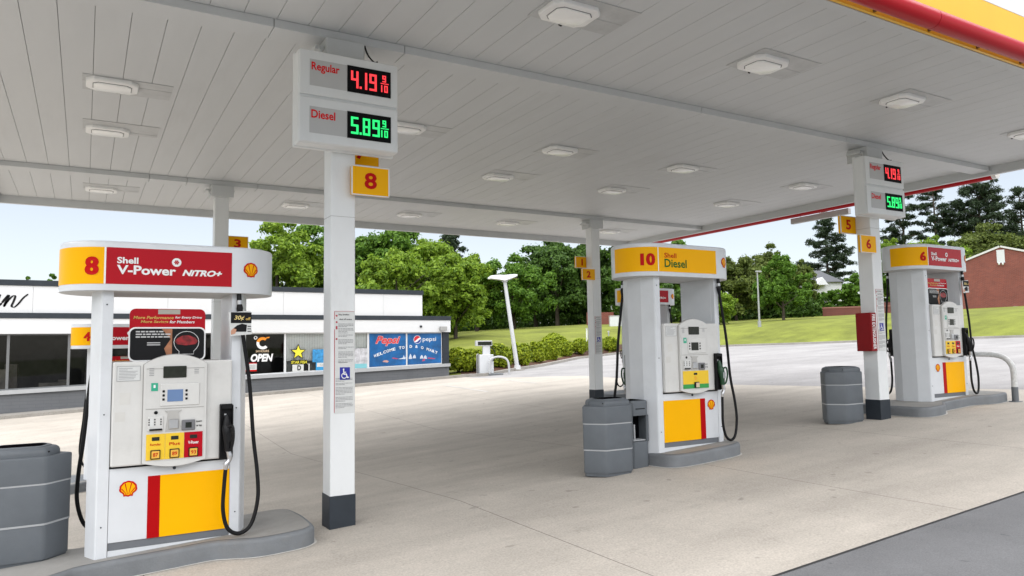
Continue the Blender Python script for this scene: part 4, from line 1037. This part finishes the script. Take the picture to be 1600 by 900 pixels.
p, w_, h = poster('window_poster', 7.12, 7.8, .95, 1.23, skyblue, 'white and blue sign low in the blinds window beside the column'); pboard(p, w_, h, mat('banner_blue', (.03, .30, .6), .4))
MB().box(-.30, .30, -.002, 0, .12, .26).build('white_field', paperw, p); tb = MB(); add_text(tb, 'Cool ice', -.2, .15, .16, .22, flat(-.003), .01); tb.build('lettering', inkg, p)
p, w_, h = poster('window_poster', 8.3, 9.02, .98, 1.70, paperw, 'pale picture poster in the window between column and blue posters'); pboard(p, w_, h, mat('pale_print', (.55, .55, .58), .5, var=.5, scale=6)); MB().box(-.34, .34, -.002, 0, 0, .16).build('band', mat('aqua', (.2, .5, .55), .5), p)

# ------------------------------------------------------------------ air machine and leaning lamp
ax, ay = 13.45, 25.05
am = empty('air_pump', (ax, ay, lot(ax, ay)), R(-20), label='white coin air pump with a display head beside the clipped hedges', cat='air pump')
MB().box(-.62, .62, -.38, .38, -.05, .07, .01).build('pad', kerbg, am)
MB().box(-.28, .28, -.18, .18, .07, .80, .015).build('cabinet', pumpw, am)
MB().box(-.30, -.282, -.19, .19, .07, .82).build('side_panel', bing2, am)
MB().prism([(-.12, -.12), (.16, -.12), (.12, .12), (-.12, .12)], .80, 1.14).build('neck', pumpw, am)
hd = MB().box(-.40, .24, -.15, .15, 1.13, 1.34, .01).build('display_head', mat('head_grey', (.5, .51, .52), .45), am)
MB().box(-.32, .22, -.154, -.151, 1.16, 1.30).build('display', lcd, hd)
MB().tube([(.14, -.2, 1.1), (.3, -.25, .95), (.33, -.24, .7), (.25, -.2, .55)], .018, 8, smooth=4).build('air_hose', black, am, smooth=60)
MB().tube([(-.35, 0, .06), (-.35, 0, .78), (-.30, 0, .84)], .02, 8).build('post', metal, am)
ga = empty('guard_rail', (ax+.32, ay-.42, lot(ax+.3, ay-.4)), R(-20), label='low curved grey guard hoop in front of the air pump', cat='guard rail')
MB().tube([(-.35, 0, -.05), (-.35, 0, .45), (-.25, 0, .63), (0, 0, .70), (.28, 0, .63), (.4, 0, .42), (.42, 0, -.05)], .04, 10, smooth=5).build('hoop', mat('hoop_grey', (.5, .51, .52), .4), ga, smooth=60)

lampw = mat('lamp_white', (.56, .57, .58), .4, var=.06)
lx, ly = 15.55, 26.2
lp = empty('street_lamp', (lx, ly, lot(lx, ly)), label='white leaning lamp post with wide winged head by the hedges', cat='street lamp')
lean = R(-6.3)
top = at(786, 437, 31.2); 
base = Vector((lx, ly, lot(lx, ly)))
tv = Vector((CR.x, CR.y, 0)).normalized(); dz = 3.75; tip = tv*(-.47)+Vector((0, 0, dz))
MB().tube([(0, 0, .05), tip], [.095, .075], 12).build('pole', lampw, lp, smooth=60)
MB().tube([(0, 0, -.02), (0, 0, .05)], .30, 20).build('base_plate', kerbc, lp, smooth=40)
MB().tube([(0, 0, .05), (0, 0, .22)], [.15, .12], 14).build('base_cover', lampw, lp, smooth=40)
hm = MB()
for sg in (-1, 1):
    a = tip; up = Vector((0, 0, 1)); dd = Vector((-tv.y, tv.x, 0))
    q = []
    L3 = .70 if sg < 0 else .54
    for t_, hz, th, wd in ((0, .13, .24, .20), (.3*L3, .16, .21, .24), (.8*L3, .21 if sg > 0 else .17, .13, .24), (L3, .24 if sg > 0 else .12, .05, .18)):
        c0 = tip+tv*(t_*sg)+up*(hz-.02); q.append([c0+dd*wd-up*th*.5, c0-dd*wd-up*th*.5, c0-dd*wd*.7+up*th*.5, c0+dd*wd*.7+up*th*.5])
    vv = [v for r_ in q for v in r_]; ff = []
    for i in range(3):
        for k in range(4): ff.append((i*4+k, i*4+(k+1) % 4, (i+1)*4+(k+1) % 4, (i+1)*4+k))
    ff += [(0, 1, 2, 3), (12, 15, 14, 13)]; hm.add(vv, ff)
hm.tube([tip+Vector((0, 0, -.05)), tip+Vector((0, 0, .12))], .13, 12)
hm.build('lamp_head', lampw, lp, smooth=30)
for sg in (-1, 1):
    c0 = tip+tv*(.36*sg)+Vector((0, 0, .115)); MB().box(-.18, .18, -.17, .17, -.03, .0).build('lamp_lens', lcd, lp, loc=c0).rotation_euler.z = math.atan2(tv.y, tv.x)

# thin far lamp on the lawn
pt = at(1187, 513, 50); zg = ground(pt.x, pt.y)
fl = empty('street_lamp', (pt.x, pt.y, zg), label='thin grey lamp pole on the lawn left of the green maple', cat='street lamp')
MB().tube([(0, 0, -.1), (0, 0, 3.75)], [.07, .045], 8).build('pole', mat('pole_grey', (.33, .34, .35), .5), fl, smooth=60)
MB().box(-.10, .35, -.1, .1, 3.75, 3.86, .02).build('lamp_head', mat('pole_grey', (.33, .34, .35), .5), fl); MB().tube([(0, 0, -.1), (0, 0, .4)], .12, 8).build('base_cover', mat('pole_grey', (.33, .34, .35), .5), fl, smooth=50)

# ------------------------------------------------------------------ buildings beyond the lawn
redbrick = brick_mat('red_brick', (.25, .065, .045), (.19, .05, .038), (.22, .12, .10), bw=.24, rh=.085, ms=.008)
P0 = at(1500, 485, 62)
rh_ = ray(1560, 450); ang = math.atan2(rh_.y, rh_.x)-math.pi/2
ga_ = empty('brick_building', (P0.x, P0.y, 0), ang, label='red brick building with white edged gable beyond the right lawn', cat='building')
e_ = Vector((math.cos(ang), math.sin(ang), 0)); nv = Vector((-math.sin(ang), math.cos(ang), 0))
def onw(u, v):
    d = ray(u, v); t_ = (P0.x*nv.x+P0.y*nv.y)/(d.x*nv.x+d.y*nv.y); q = Vector((0, 0, CAM_H))+d*t_
    return ((q-P0).dot(e_), q.z)
z0 = ground(P0.x, P0.y)-1.2
apx = onw(1562, 386.5); lft = onw(1500, 412)
rgt = (apx[0]+8.6, apx[1]-(apx[0]-lft[0]) * 0 - 8.6*(apx[1]-lft[1])/(apx[0]-lft[0])*.8)
MB().plate([(lft[0], z0), (rgt[0], z0), (rgt[0], rgt[1]), (apx[0], apx[1]), (lft[0], lft[1])], 0, 14).build('wall', redbrick, ga_)
def slab(a, b, t, y0, y1):
    d = Vector((b[0]-a[0], b[1]-a[1])).normalized(); nn = Vector((-d.y, d.x))*t
    return [(a[0], a[1]), (b[0], b[1]), (b[0]+nn.x, b[1]+nn.y), (a[0]+nn.x, a[1]+nn.y)], y0, y1
rf = MB(); rk = MB()
la, ra = (lft[0]-.2, lft[1]-.06), (rgt[0]+.2, rgt[1]-.06)
for p_, q_ in ((la, apx), (apx, ra)):
    rf.plate(*slab((p_[0], p_[1]+.004), (q_[0], q_[1]+.004), .12, -.02, 14.2)); rk.plate(*slab(p_, q_, .15, -.10, -.022))
rf.build('roof', mat('shingle', (.12, .12, .125), .85, var=.2, scale=3), ga_); rk.build('rake_board', mat('roof_trim', (.62, .62, .62), .5), ga_)
v0, v1 = onw(1558, 411), onw(1569, 390)
MB().box(v0[0], v1[0], -.06, -.002, v0[1], v1[1]).build('vent', mat('vent_white', (.6, .62, .64), .5), ga_)
for u_ in (1561, 1567):
    c_ = onw(u_, 412.5); MB().tube([(c_[0], -.02, c_[1]+.05), (c_[0], -.18, c_[1]-.03)], .07, 8).build('wall_lamp', white, ga_)
c0_, c1_ = onw(1583, 484), onw(1591, 478.5)
MB().box(c0_[0], c1_[0], -.2, -.002, c0_[1], c1_[1]).build('meter_box', mat('meter', (.45, .45, .43), .5), ga_)

Pw = at(1286, 498, 66); Pv = at(1395, 494, 64); d_ = (Pv-Pw); a_ = math.atan2(d_.y, d_.x)
bw = empty('brick_wall', (Pw.x, Pw.y, 0), a_, label='low red brick wall between lawn and trees', cat='brick wall')
L_ = d_.xy.length; zg = ground(Pw.x, Pw.y); sc2 = 66/FOC
zz2 = lambda u, v: CAM_H+(hor(u)-v)*sc2
MB().box(0, L_, 0, .3, zg-.8, zz2(1300, 480)).build('wall', brick_mat('wall_brick', (.20, .055, .04), (.16, .045, .035), (.12, .06, .05), bw=.24, rh=.085), bw)
MB().box(3.5, L_, .02, .28, zz2(1300, 480)+.002, zz2(1330, 475)).build('upper_wall', brick_mat('wall_brick_b', (.20, .055, .04), (.16, .045, .035), (.12, .06, .05), bw=.24, rh=.085), bw)
MB().box(-.02, L_, -.03, .33, zz2(1300, 482), zz2(1300, 480.6)).build('coping', mat('wall_coping', (.30, .14, .11), .7), bw)
# house roof among the trees
Ph = at(1268, 462, 79); sc3 = 79/FOC; zh = lambda u, v: CAM_H+(hor(u)-v)*sc3
dv = at(1320, 462, 79)-Ph; hs_ = empty('house', (Ph.x, Ph.y, 0), math.atan2(dv.y, dv.x), label='white house with grey roof half hidden among the trees', cat='house')
X = lambda u: (u-1268)*sc3
mb = MB(); mb.plate([(X(1268), zh(1290, 500)), (X(1316), zh(1290, 500)), (X(1316), zh(1290, 441)), (X(1268), zh(1290, 441))], 0, 8); mb.build('wall', white, hs_)
hr = mat('house_roof', (.085, .09, .10), .85, var=.15, scale=3)
rf = MB(); zE, zR = zh(1290, 441), zh(1290, 417)
rf.add([(X(1262), -.4, zE), (X(1318), -.4, zE), (X(1306), 4, zR), (X(1254), 4, zR), (X(1318), 8.4, zE), (X(1262), 8.4, zE)], [(0, 1, 2, 3), (3, 2, 4, 5), (1, 4, 2), (0, 3, 5), (0, 5, 4, 1)]); rf.build('roof', hr, hs_)
gb = MB(); gb.plate([(X(1272), zh(1290, 446)), (X(1290), zh(1290, 446)), (X(1281), zh(1290, 434))], -.9, .5); gb.build('gable', white, hs_)
# small things at the far end of the hedge
Pb = at(940, 501, 60); scb = 60/FOC; dv = at(958, 501, 60)-Pb
b2 = empty('brick_wall', (Pb.x, Pb.y, 0), math.atan2(dv.y, dv.x), label='short red brick wall beyond the lawn left of pump 10', cat='brick wall')
MB().box(-1.2, 1.0, 0, .3, ground(Pb.x, Pb.y)-.4, CAM_H+(hor(945)-488)*scb).build('wall', MATS.get('x') or redbrick, b2)
Pq = at(953, 503, 55); scq = 55/FOC; b3 = empty('utility_box', (Pq.x, Pq.y, ground(Pq.x, Pq.y)), -.53, label='low white utility box on the lawn left of pump 10', cat='utility box')
MB().box(0, 1.0, 0, .6, -.2, .75, .02).build('cabinet', pumpw, b3); MB().box(-.02, 1.02, -.02, .62, .752, .80, .01).build('lid', signface, b3)
for u_, lab in ((917, 'white'), (951, 'grey')):
    Pp = at(u_, 527, 43); o = empty('marker_post', (Pp.x, Pp.y, ground(Pp.x, Pp.y)), label=('thin white marker post on the lawn left of the far column' if lab == 'white' else 'grey standpipe with a blue valve on the lawn right of the far column'), cat='post')
    MB().tube([(0, 0, -.2), (0, 0, 1.15)], .045, 8).build('post', white if lab == 'white' else metal, o, smooth=60)
    MB().tube([(0, 0, 1.15), (0, 0, 1.22)], .06, 8).build('post_cap', signface, o, smooth=60)
    if lab == 'grey': MB().tube([(-.12, 0, .45), (.2, 0, .38), (.26, 0, .25)], .05, 8).build('valve', mat('valve_blue', (.08, .14, .22), .5), o)

# ------------------------------------------------------------------ vegetation
bark = mat('bark', (.07, .055, .04), .9, var=.35, scale=7, bump=.5, bscale=20)
LM = {
 'light': leaf_mat('leaf_light', (.095, .18, .016), (.30, .44, .042)),
 'mid': leaf_mat('leaf_mid', (.055, .135, .015), (.17, .31, .035)),
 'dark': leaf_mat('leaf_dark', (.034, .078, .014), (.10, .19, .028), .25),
 'olive': leaf_mat('leaf_olive', (.07, .105, .022), (.19, .24, .05)),
 'pine': leaf_mat('needle', (.02, .040, .018), (.055, .085, .04), .15),
 'hedge': leaf_mat('leaf_hedge', (.11, .17, .01), (.40, .48, .025)),
}
def leaves(C, Nn, size, asp=.62, jit=.6):
    n = len(C); Nn = Nn + rng.normal(0, jit, (n, 3)); Nn /= np.linalg.norm(Nn, axis=1)[:, None]
    t = np.cross(Nn, rng.normal(0, 1, (n, 3))); t /= np.linalg.norm(t, axis=1)[:, None]; b = np.cross(Nn, t)
    s_ = (size*rng.uniform(.6, 1.3, n))[:, None]
    droop = Nn*s_*.25
    V = np.stack([C-t*s_, C-b*s_*asp+droop, C+t*s_, C+b*s_*asp+droop], 1).reshape(-1, 3)
    return V
def leaf_mesh(name, V, m, parent):
    n = len(V)//4; me = bpy.data.meshes.new(name)
    me.vertices.add(len(V)); me.vertices.foreach_set('co', V.astype(np.float32).ravel())
    me.loops.add(n*4); me.loops.foreach_set('vertex_index', np.arange(n*4, dtype=np.int32))
    me.polygons.add(n); me.polygons.foreach_set('loop_start', np.arange(0, n*4, 4, dtype=np.int32)); me.polygons.foreach_set('loop_total', np.full(n, 4, dtype=np.int32))
    me.materials.append(m); me.update(calc_edges=True)
    o = bpy.data.objects.new(name, me); col.objects.link(o); o.parent = parent; return o
def sph(n):
    v = rng.normal(0, 1, (n, 3)); return v/np.linalg.norm(v, axis=1)[:, None]
def tree(x, y, z, H, Rw, kind, label, group, base=.12, size=.26, nl=7000, lobes=46, shape='round'):
    o = empty('deciduous_tree', (x, y, z), rng.uniform(0, 6), label=label, cat='tree', group=group)
    nl = int(nl*4.2); size = size*.48; lobes = int(lobes*2.2)
    cz = H*(base+1)/2; rz = H*(1-base)/2
    cs = []; rs = []
    for i in range(lobes):
        d = sph(1)[0]; k = rng.uniform(.2, 1.0) ** .6
        pz = d[2]*k; taper = 1.0
        if shape == 'cone': taper = .45+.62*(1-(pz+1)/2)
        c = np.array([d[0]*k*Rw*taper, d[1]*k*Rw*taper, cz+pz*rz]); cs.append(c); rs.append(rng.uniform(.08, .27)*(1.15-.45*k)*min(Rw, rz)*(.8 if shape == 'cone' else 1))
    cs = np.array(cs); rs = np.array(rs)
    wts = rs**2; wts /= wts.sum(); idx = rng.choice(lobes, nl, p=wts)
    d = sph(nl); d[:, 2] = np.where(d[:, 2] < -.4, -d[:, 2]*.6, d[:, 2]); d /= np.linalg.norm(d, axis=1)[:, None]
    k = rng.uniform(.55, 1.06, nl)[:, None]
    C = cs[idx]+d*rs[idx][:, None]*k*np.array([1.12, 1.12, .82])
    # loose sprays at the outline
    ns = nl//9; j = rng.choice(lobes, ns); d2 = sph(ns); C2 = cs[j]+d2*rs[j][:, None]*rng.uniform(1.03, 1.45, ns)[:, None]
    out = np.concatenate([C, C2]); Nn = np.concatenate([d, d2]) + np.array([0, 0, .35])
    leaf_mesh('crown', leaves(out, Nn, size, .55, .75), LM[kind], o)
    t = MB(); t.tube([(0, 0, -.4), (.05, .02, H*.2), (0, .1, H*.5), (.1, 0, H*.8)], [H*.028, H*.02, H*.013, H*.004], 9, smooth=3)
    for i in range(7):
        a = rng.uniform(0, 6.28); h0 = H*rng.uniform(.15, .55); l = Rw*rng.uniform(.5, .85)
        t.tube([(0, 0, h0), (math.cos(a)*l*.5, math.sin(a)*l*.5, h0+l*.35), (math.cos(a)*l, math.sin(a)*l, h0+l*.8)], [H*.011, H*.007, H*.002], 6, smooth=2)
    t.build('trunk', bark, o, smooth=60)
    return o
def pine(x, y, z, H, Rw, label, group, base=.3, dens=1.0, open_=False):
    o = empty('pine_tree', (x, y, z), 0, label=label, cat='tree', group=group)
    lean_ = rng.normal(0, .02, 2)*H
    t = MB(); t.tube([(0, 0, -.4), (lean_[0]*.4, lean_[1]*.4, H*.45), (lean_[0], lean_[1], H*.98)], [H*.016, H*.012, H*.003], 8, smooth=4)
    Cs = []; Ns = []
    nb = int(52*dens)
    for i in range(nb):
        f = base+(1-base)*(i+rng.uniform(0, 1))/nb; a = rng.uniform(0, 6.28)
        prof = (1-((f-base)/(1-base)))**.7 if not open_ else .75*math.sin(math.pi*min(1, .25+.72*(f-base)/(1-base)))+.1
        l = Rw*prof*rng.uniform(.6, 1.15)+.25
        h0 = H*f; up = rng.uniform(-.08, .55)*l
        p0 = np.array([lean_[0]*f, lean_[1]*f, h0]); p2 = p0+np.array([math.cos(a)*l, math.sin(a)*l, up]); p1 = (p0+p2)/2-np.array([0, 0, .06*l])
        t.tube([p0, p1, p2], [H*.0045, H*.003, H*.0012], 5, smooth=2)
        for k in range(max(3, int(l*2.6))):
            s_ = rng.uniform(.35, 1.08); c = p0+(p2-p0)*s_+rng.normal(0, .12, 3)*np.array([l*.7, l*.7, .5])
            m_ = int(52); d = sph(m_); r_ = rng.uniform(.34, .72)*(.66+.07*Rw)
            Cs.append(c+d*np.array([r_, r_, r_*.6])*rng.uniform(.3, 1, (m_, 1))); Ns.append(d*.5+np.array([0, 0, .5]))
    C = np.concatenate(Cs); Nn = np.concatenate(Ns)
    leaf_mesh('crown', leaves(C, Nn, .17, .30, 1.0), LM['pine'], o)
    t.build('trunk', bark, o, smooth=60); return o
def shrub(x, y, z, rx, ry, h, label, n=7500):
    o = empty('hedge_shrub', (x, y, z), rng.uniform(0, 6), label=label, cat='shrub', group='clipped shrubs along the kerb')
    L_ = 22; cs = np.stack([rng.uniform(-.55, .55, L_)*rx, rng.uniform(-.55, .55, L_)*ry, rng.uniform(.25, .70, L_)*h], 1)
    j = rng.choice(L_, n); d = sph(n); d[:, 2] = np.where(d[:, 2] < -.7, -d[:, 2], d[:, 2])
    rr_ = np.array([rx*.5, ry*.5, h*.36])*rng.uniform(.6, 1.02, (n, 1))
    C = cs[j]+d*rr_; C[:, 2] = np.clip(C[:, 2], .03, None)
    leaf_mesh('foliage', leaves(C, d+np.array([0, 0, .3]), .075, .6, .5), LM['hedge'], o)
    st = MB()
    for k in range(5): a = k*1.25; st.tube([(0, 0, -.1), (math.cos(a)*rx*.3, math.sin(a)*ry*.3, h*.5)], [.03, .012], 5)
    st.build('stem', bark, o); return o

def T(u, hw, vt, depth, kind, label, fn='tree', **k):
    p = at(u, hor(u), depth); z = ground(p.x, p.y); topz = CAM_H+(hor(u)-vt)*depth/FOC*1.0
    H = topz-z; Rw = hw*depth/FOC
    g = 'trees around the lot'
    if fn == 'tree': return tree(p.x, p.y, z, H, Rw, kind, label, g, **k)
    return pine(p.x, p.y, z, H, Rw, label, 'pines beyond the lot', **k)
T(44, 16, 430, 60, 'mid', 'small tree top showing over the shop roof, left of pump 8', size=.3, nl=2500)
T(76, 16, 428, 61, 'mid', 'small tree top over the shop roof touching the pump 8 header', size=.3, nl=2500)
T(430, 78, 338, 47, 'light', 'light green tree behind the shop between pump 8 and the nearest column', size=.27, nl=9000)
T(520, 80, 345, 52, 'mid', 'green tree behind the shop hidden by the nearest column', size=.28, nl=7000)
T(618, 88, 386, 43, 'light', 'yellowish green tree right behind the shop roof, right of the nearest column', size=.25, nl=9000)
T(600, 85, 350, 54, 'mid', 'tall green tree behind the yellowish one, right of the nearest column', size=.29, nl=8000)
T(668, 66, 366, 50, 'light', 'tall light green tree above the right end of the shop', size=.27, nl=8000)
T(712, 62, 398, 44, 'light', 'light green tree reaching down beside the shop corner', size=.25, nl=9000, base=.05)
T(745, 42, 396, 58, 'light', 'thin topped light tree left of the leaning lamp', size=.26, nl=4500)
T(704, 30, 362, 70, 'pine', 'distant pine above the shop corner', fn='pine', base=.5)
T(804, 66, 402, 58, 'mid', 'round green tree on the lawn edge right behind the leaning lamp', size=.27, nl=9500, base=.10)
T(872, 62, 368, 68, 'dark', 'tall dark tree left of the far column', size=.32, nl=9000, base=.04)
T(838, 40, 385, 72, 'dark', 'dark tree behind the round green tree by the lamp', size=.32, nl=5000, base=.04)
T(935, 52, 362, 69, 'dark', 'tall dark tree behind the far column', size=.32, nl=7000, base=.04)
T(748, 60, 430, 68, 'dark', 'dark low tree behind the leaning lamp head', size=.32, nl=6000, base=.02)
T(905, 50, 440, 70, 'dark', 'dark bushy tree at the lawn edge beside the far column', size=.3, nl=6000, base=.02)
T(995, 52, 380, 68, 'mid', 'green tree rising behind the header of pump 10, left half', size=.32, nl=6000, base=.04)
T(1065, 48, 376, 68, 'mid', 'green tree rising behind the header of pump 10, right half', size=.32, nl=6000, base=.04)
T(1022, 60, 440, 60, 'dark', 'dark tree seen through the opening of pump 10', size=.3, nl=6000, base=.02)
T(1120, 34, 452, 56, 'light', 'bright bushy tree just right of pump 10', size=.24, nl=4500, base=.04)
T(1152, 52, 398, 69, 'olive', 'dull olive tree between pump 10 and the lawn maple', size=.3, nl=8000, base=.04)
T(1205, 42, 381, 74, 'olive', 'tall olive tree behind the lawn maple', size=.3, nl=6500, base=.04)
T(1246, 32, 404, 72, 'olive', 'olive tree right of the lawn maple', size=.3, nl=5000, base=.04)
T(1226, 57, 399, 57, 'mid', 'leafy green maple with a visible trunk standing on the lawn', size=.24, nl=11000, base=.17, shape='cone')
T(1300, 52, 332, 93, 'pine', 'tall dark pine above the grey house roof', fn='pine', base=.12, dens=1.7)
T(1345, 27, 428, 70, 'mid', 'small green tree left of the column with the red cabinet', size=.27, nl=4500, base=.06)
T(1295, 30, 452, 72, 'mid', 'low green tree in front of the house', size=.27, nl=3500, base=.06)
T(1258, 28, 462, 66, 'dark', 'dark low tree at the end of the brick wall', size=.27, nl=3500, base=.03)
T(1392, 34, 358, 78, 'light', 'light green tree between the small price sign column and pump 6', size=.3, nl=6000, base=.1)
T(1420, 40, 395, 72, 'mid', 'green tree behind the header of pump 6, left end', size=.28, nl=5000, base=.03)
T(1468, 50, 370, 74, 'light', 'light green tree above the header of pump 6', size=.3, nl=6500, base=.1)
T(1418, 44, 296, 92, 'pine', 'thin pine right beside the small price sign', fn='pine', base=.45, dens=.8, open_=True)
T(1474, 36, 288, 90, 'pine', 'sparse pine with a bare trunk above pump 6', fn='pine', base=.5, dens=.7, open_=True)
T(1548, 62, 274, 88, 'pine', 'big dense pine above the brick building', fn='pine', base=.25, dens=2.0, open_=True)
T(1612, 44, 290, 90, 'pine', 'pine cut by the right picture edge', fn='pine', base=.25, dens=1.4, open_=True)
T(1570, 60, 348, 82, 'olive', 'rounded olive tree behind the brick gable', size=.3, nl=8000, base=.1)
T(1520, 40, 368, 80, 'olive', 'olive tree left of the brick gable peak', size=.3, nl=5000, base=.1)
T(1640, 50, 360, 82, 'olive', 'olive tree behind the brick building at the right picture edge', size=.3, nl=5000, base=.1)
# dark undergrowth closing the far edge of the lawn
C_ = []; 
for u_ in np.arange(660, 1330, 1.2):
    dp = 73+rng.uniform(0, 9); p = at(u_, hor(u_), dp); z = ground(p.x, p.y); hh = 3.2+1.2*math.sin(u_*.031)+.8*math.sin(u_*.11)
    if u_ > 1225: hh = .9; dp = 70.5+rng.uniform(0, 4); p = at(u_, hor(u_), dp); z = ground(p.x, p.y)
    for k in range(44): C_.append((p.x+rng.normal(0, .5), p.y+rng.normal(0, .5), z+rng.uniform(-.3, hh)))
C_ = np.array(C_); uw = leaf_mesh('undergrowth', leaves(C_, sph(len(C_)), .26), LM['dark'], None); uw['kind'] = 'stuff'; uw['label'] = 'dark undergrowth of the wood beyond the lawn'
# clipped shrubs
HS = [(716, 22, 541, 584, 0, 'leafy shrub between the shop corner and the air pump'), (742, 20, 545, 580, 0, 'leafy shrub directly behind the air pump'), (779, 20, 537, 577, 0, 'wide shrub between air pump and leaning lamp'), (812, 17, 536, 572, 0, 'shrub right at the foot of the leaning lamp'),
      (837, 13, 534, 567, 0, 'second shrub right of the leaning lamp'), (860, 13, 532, 563, 0, 'third shrub right of the leaning lamp'), (866, 24, 521, 560, 2.2, 'taller feathery shrub in the second row'), (884, 12, 531, 559, 0, 'fourth shrub right of the leaning lamp'),
      (906, 13, 528, 556, 0, 'shrub just left of the far column'), (930, 12, 527, 553, 0, 'shrub behind the far column'), (953, 14, 526, 551, 0, 'last shrub of the row, left of pump 10'), (760, 22, 549, 575, 1.5, 'back row shrub above the air pump head')]
def march(u, v):
    d = ray(u, v); t = 15.0
    while t < 90:
        p = Vector((0, 0, CAM_H))+d*t
        if p.z < ground(p.x, p.y)+.04: return t
        t += .1
    return t
for u_, hw, vt, vb, back_, lab in HS:
    dp = march(u_, vb)+.5+back_; p = at(u_, hor(u_), dp); z = max(ground(p.x, p.y), lot(p.x, p.y))+.03; top_ = CAM_H+(hor(u_)-vt)*dp/FOC; r_ = hw*dp/FOC*1.02
    shrub(p.x, p.y, z, r_, r_*.9, max(.5, (top_-z)*.97), lab)
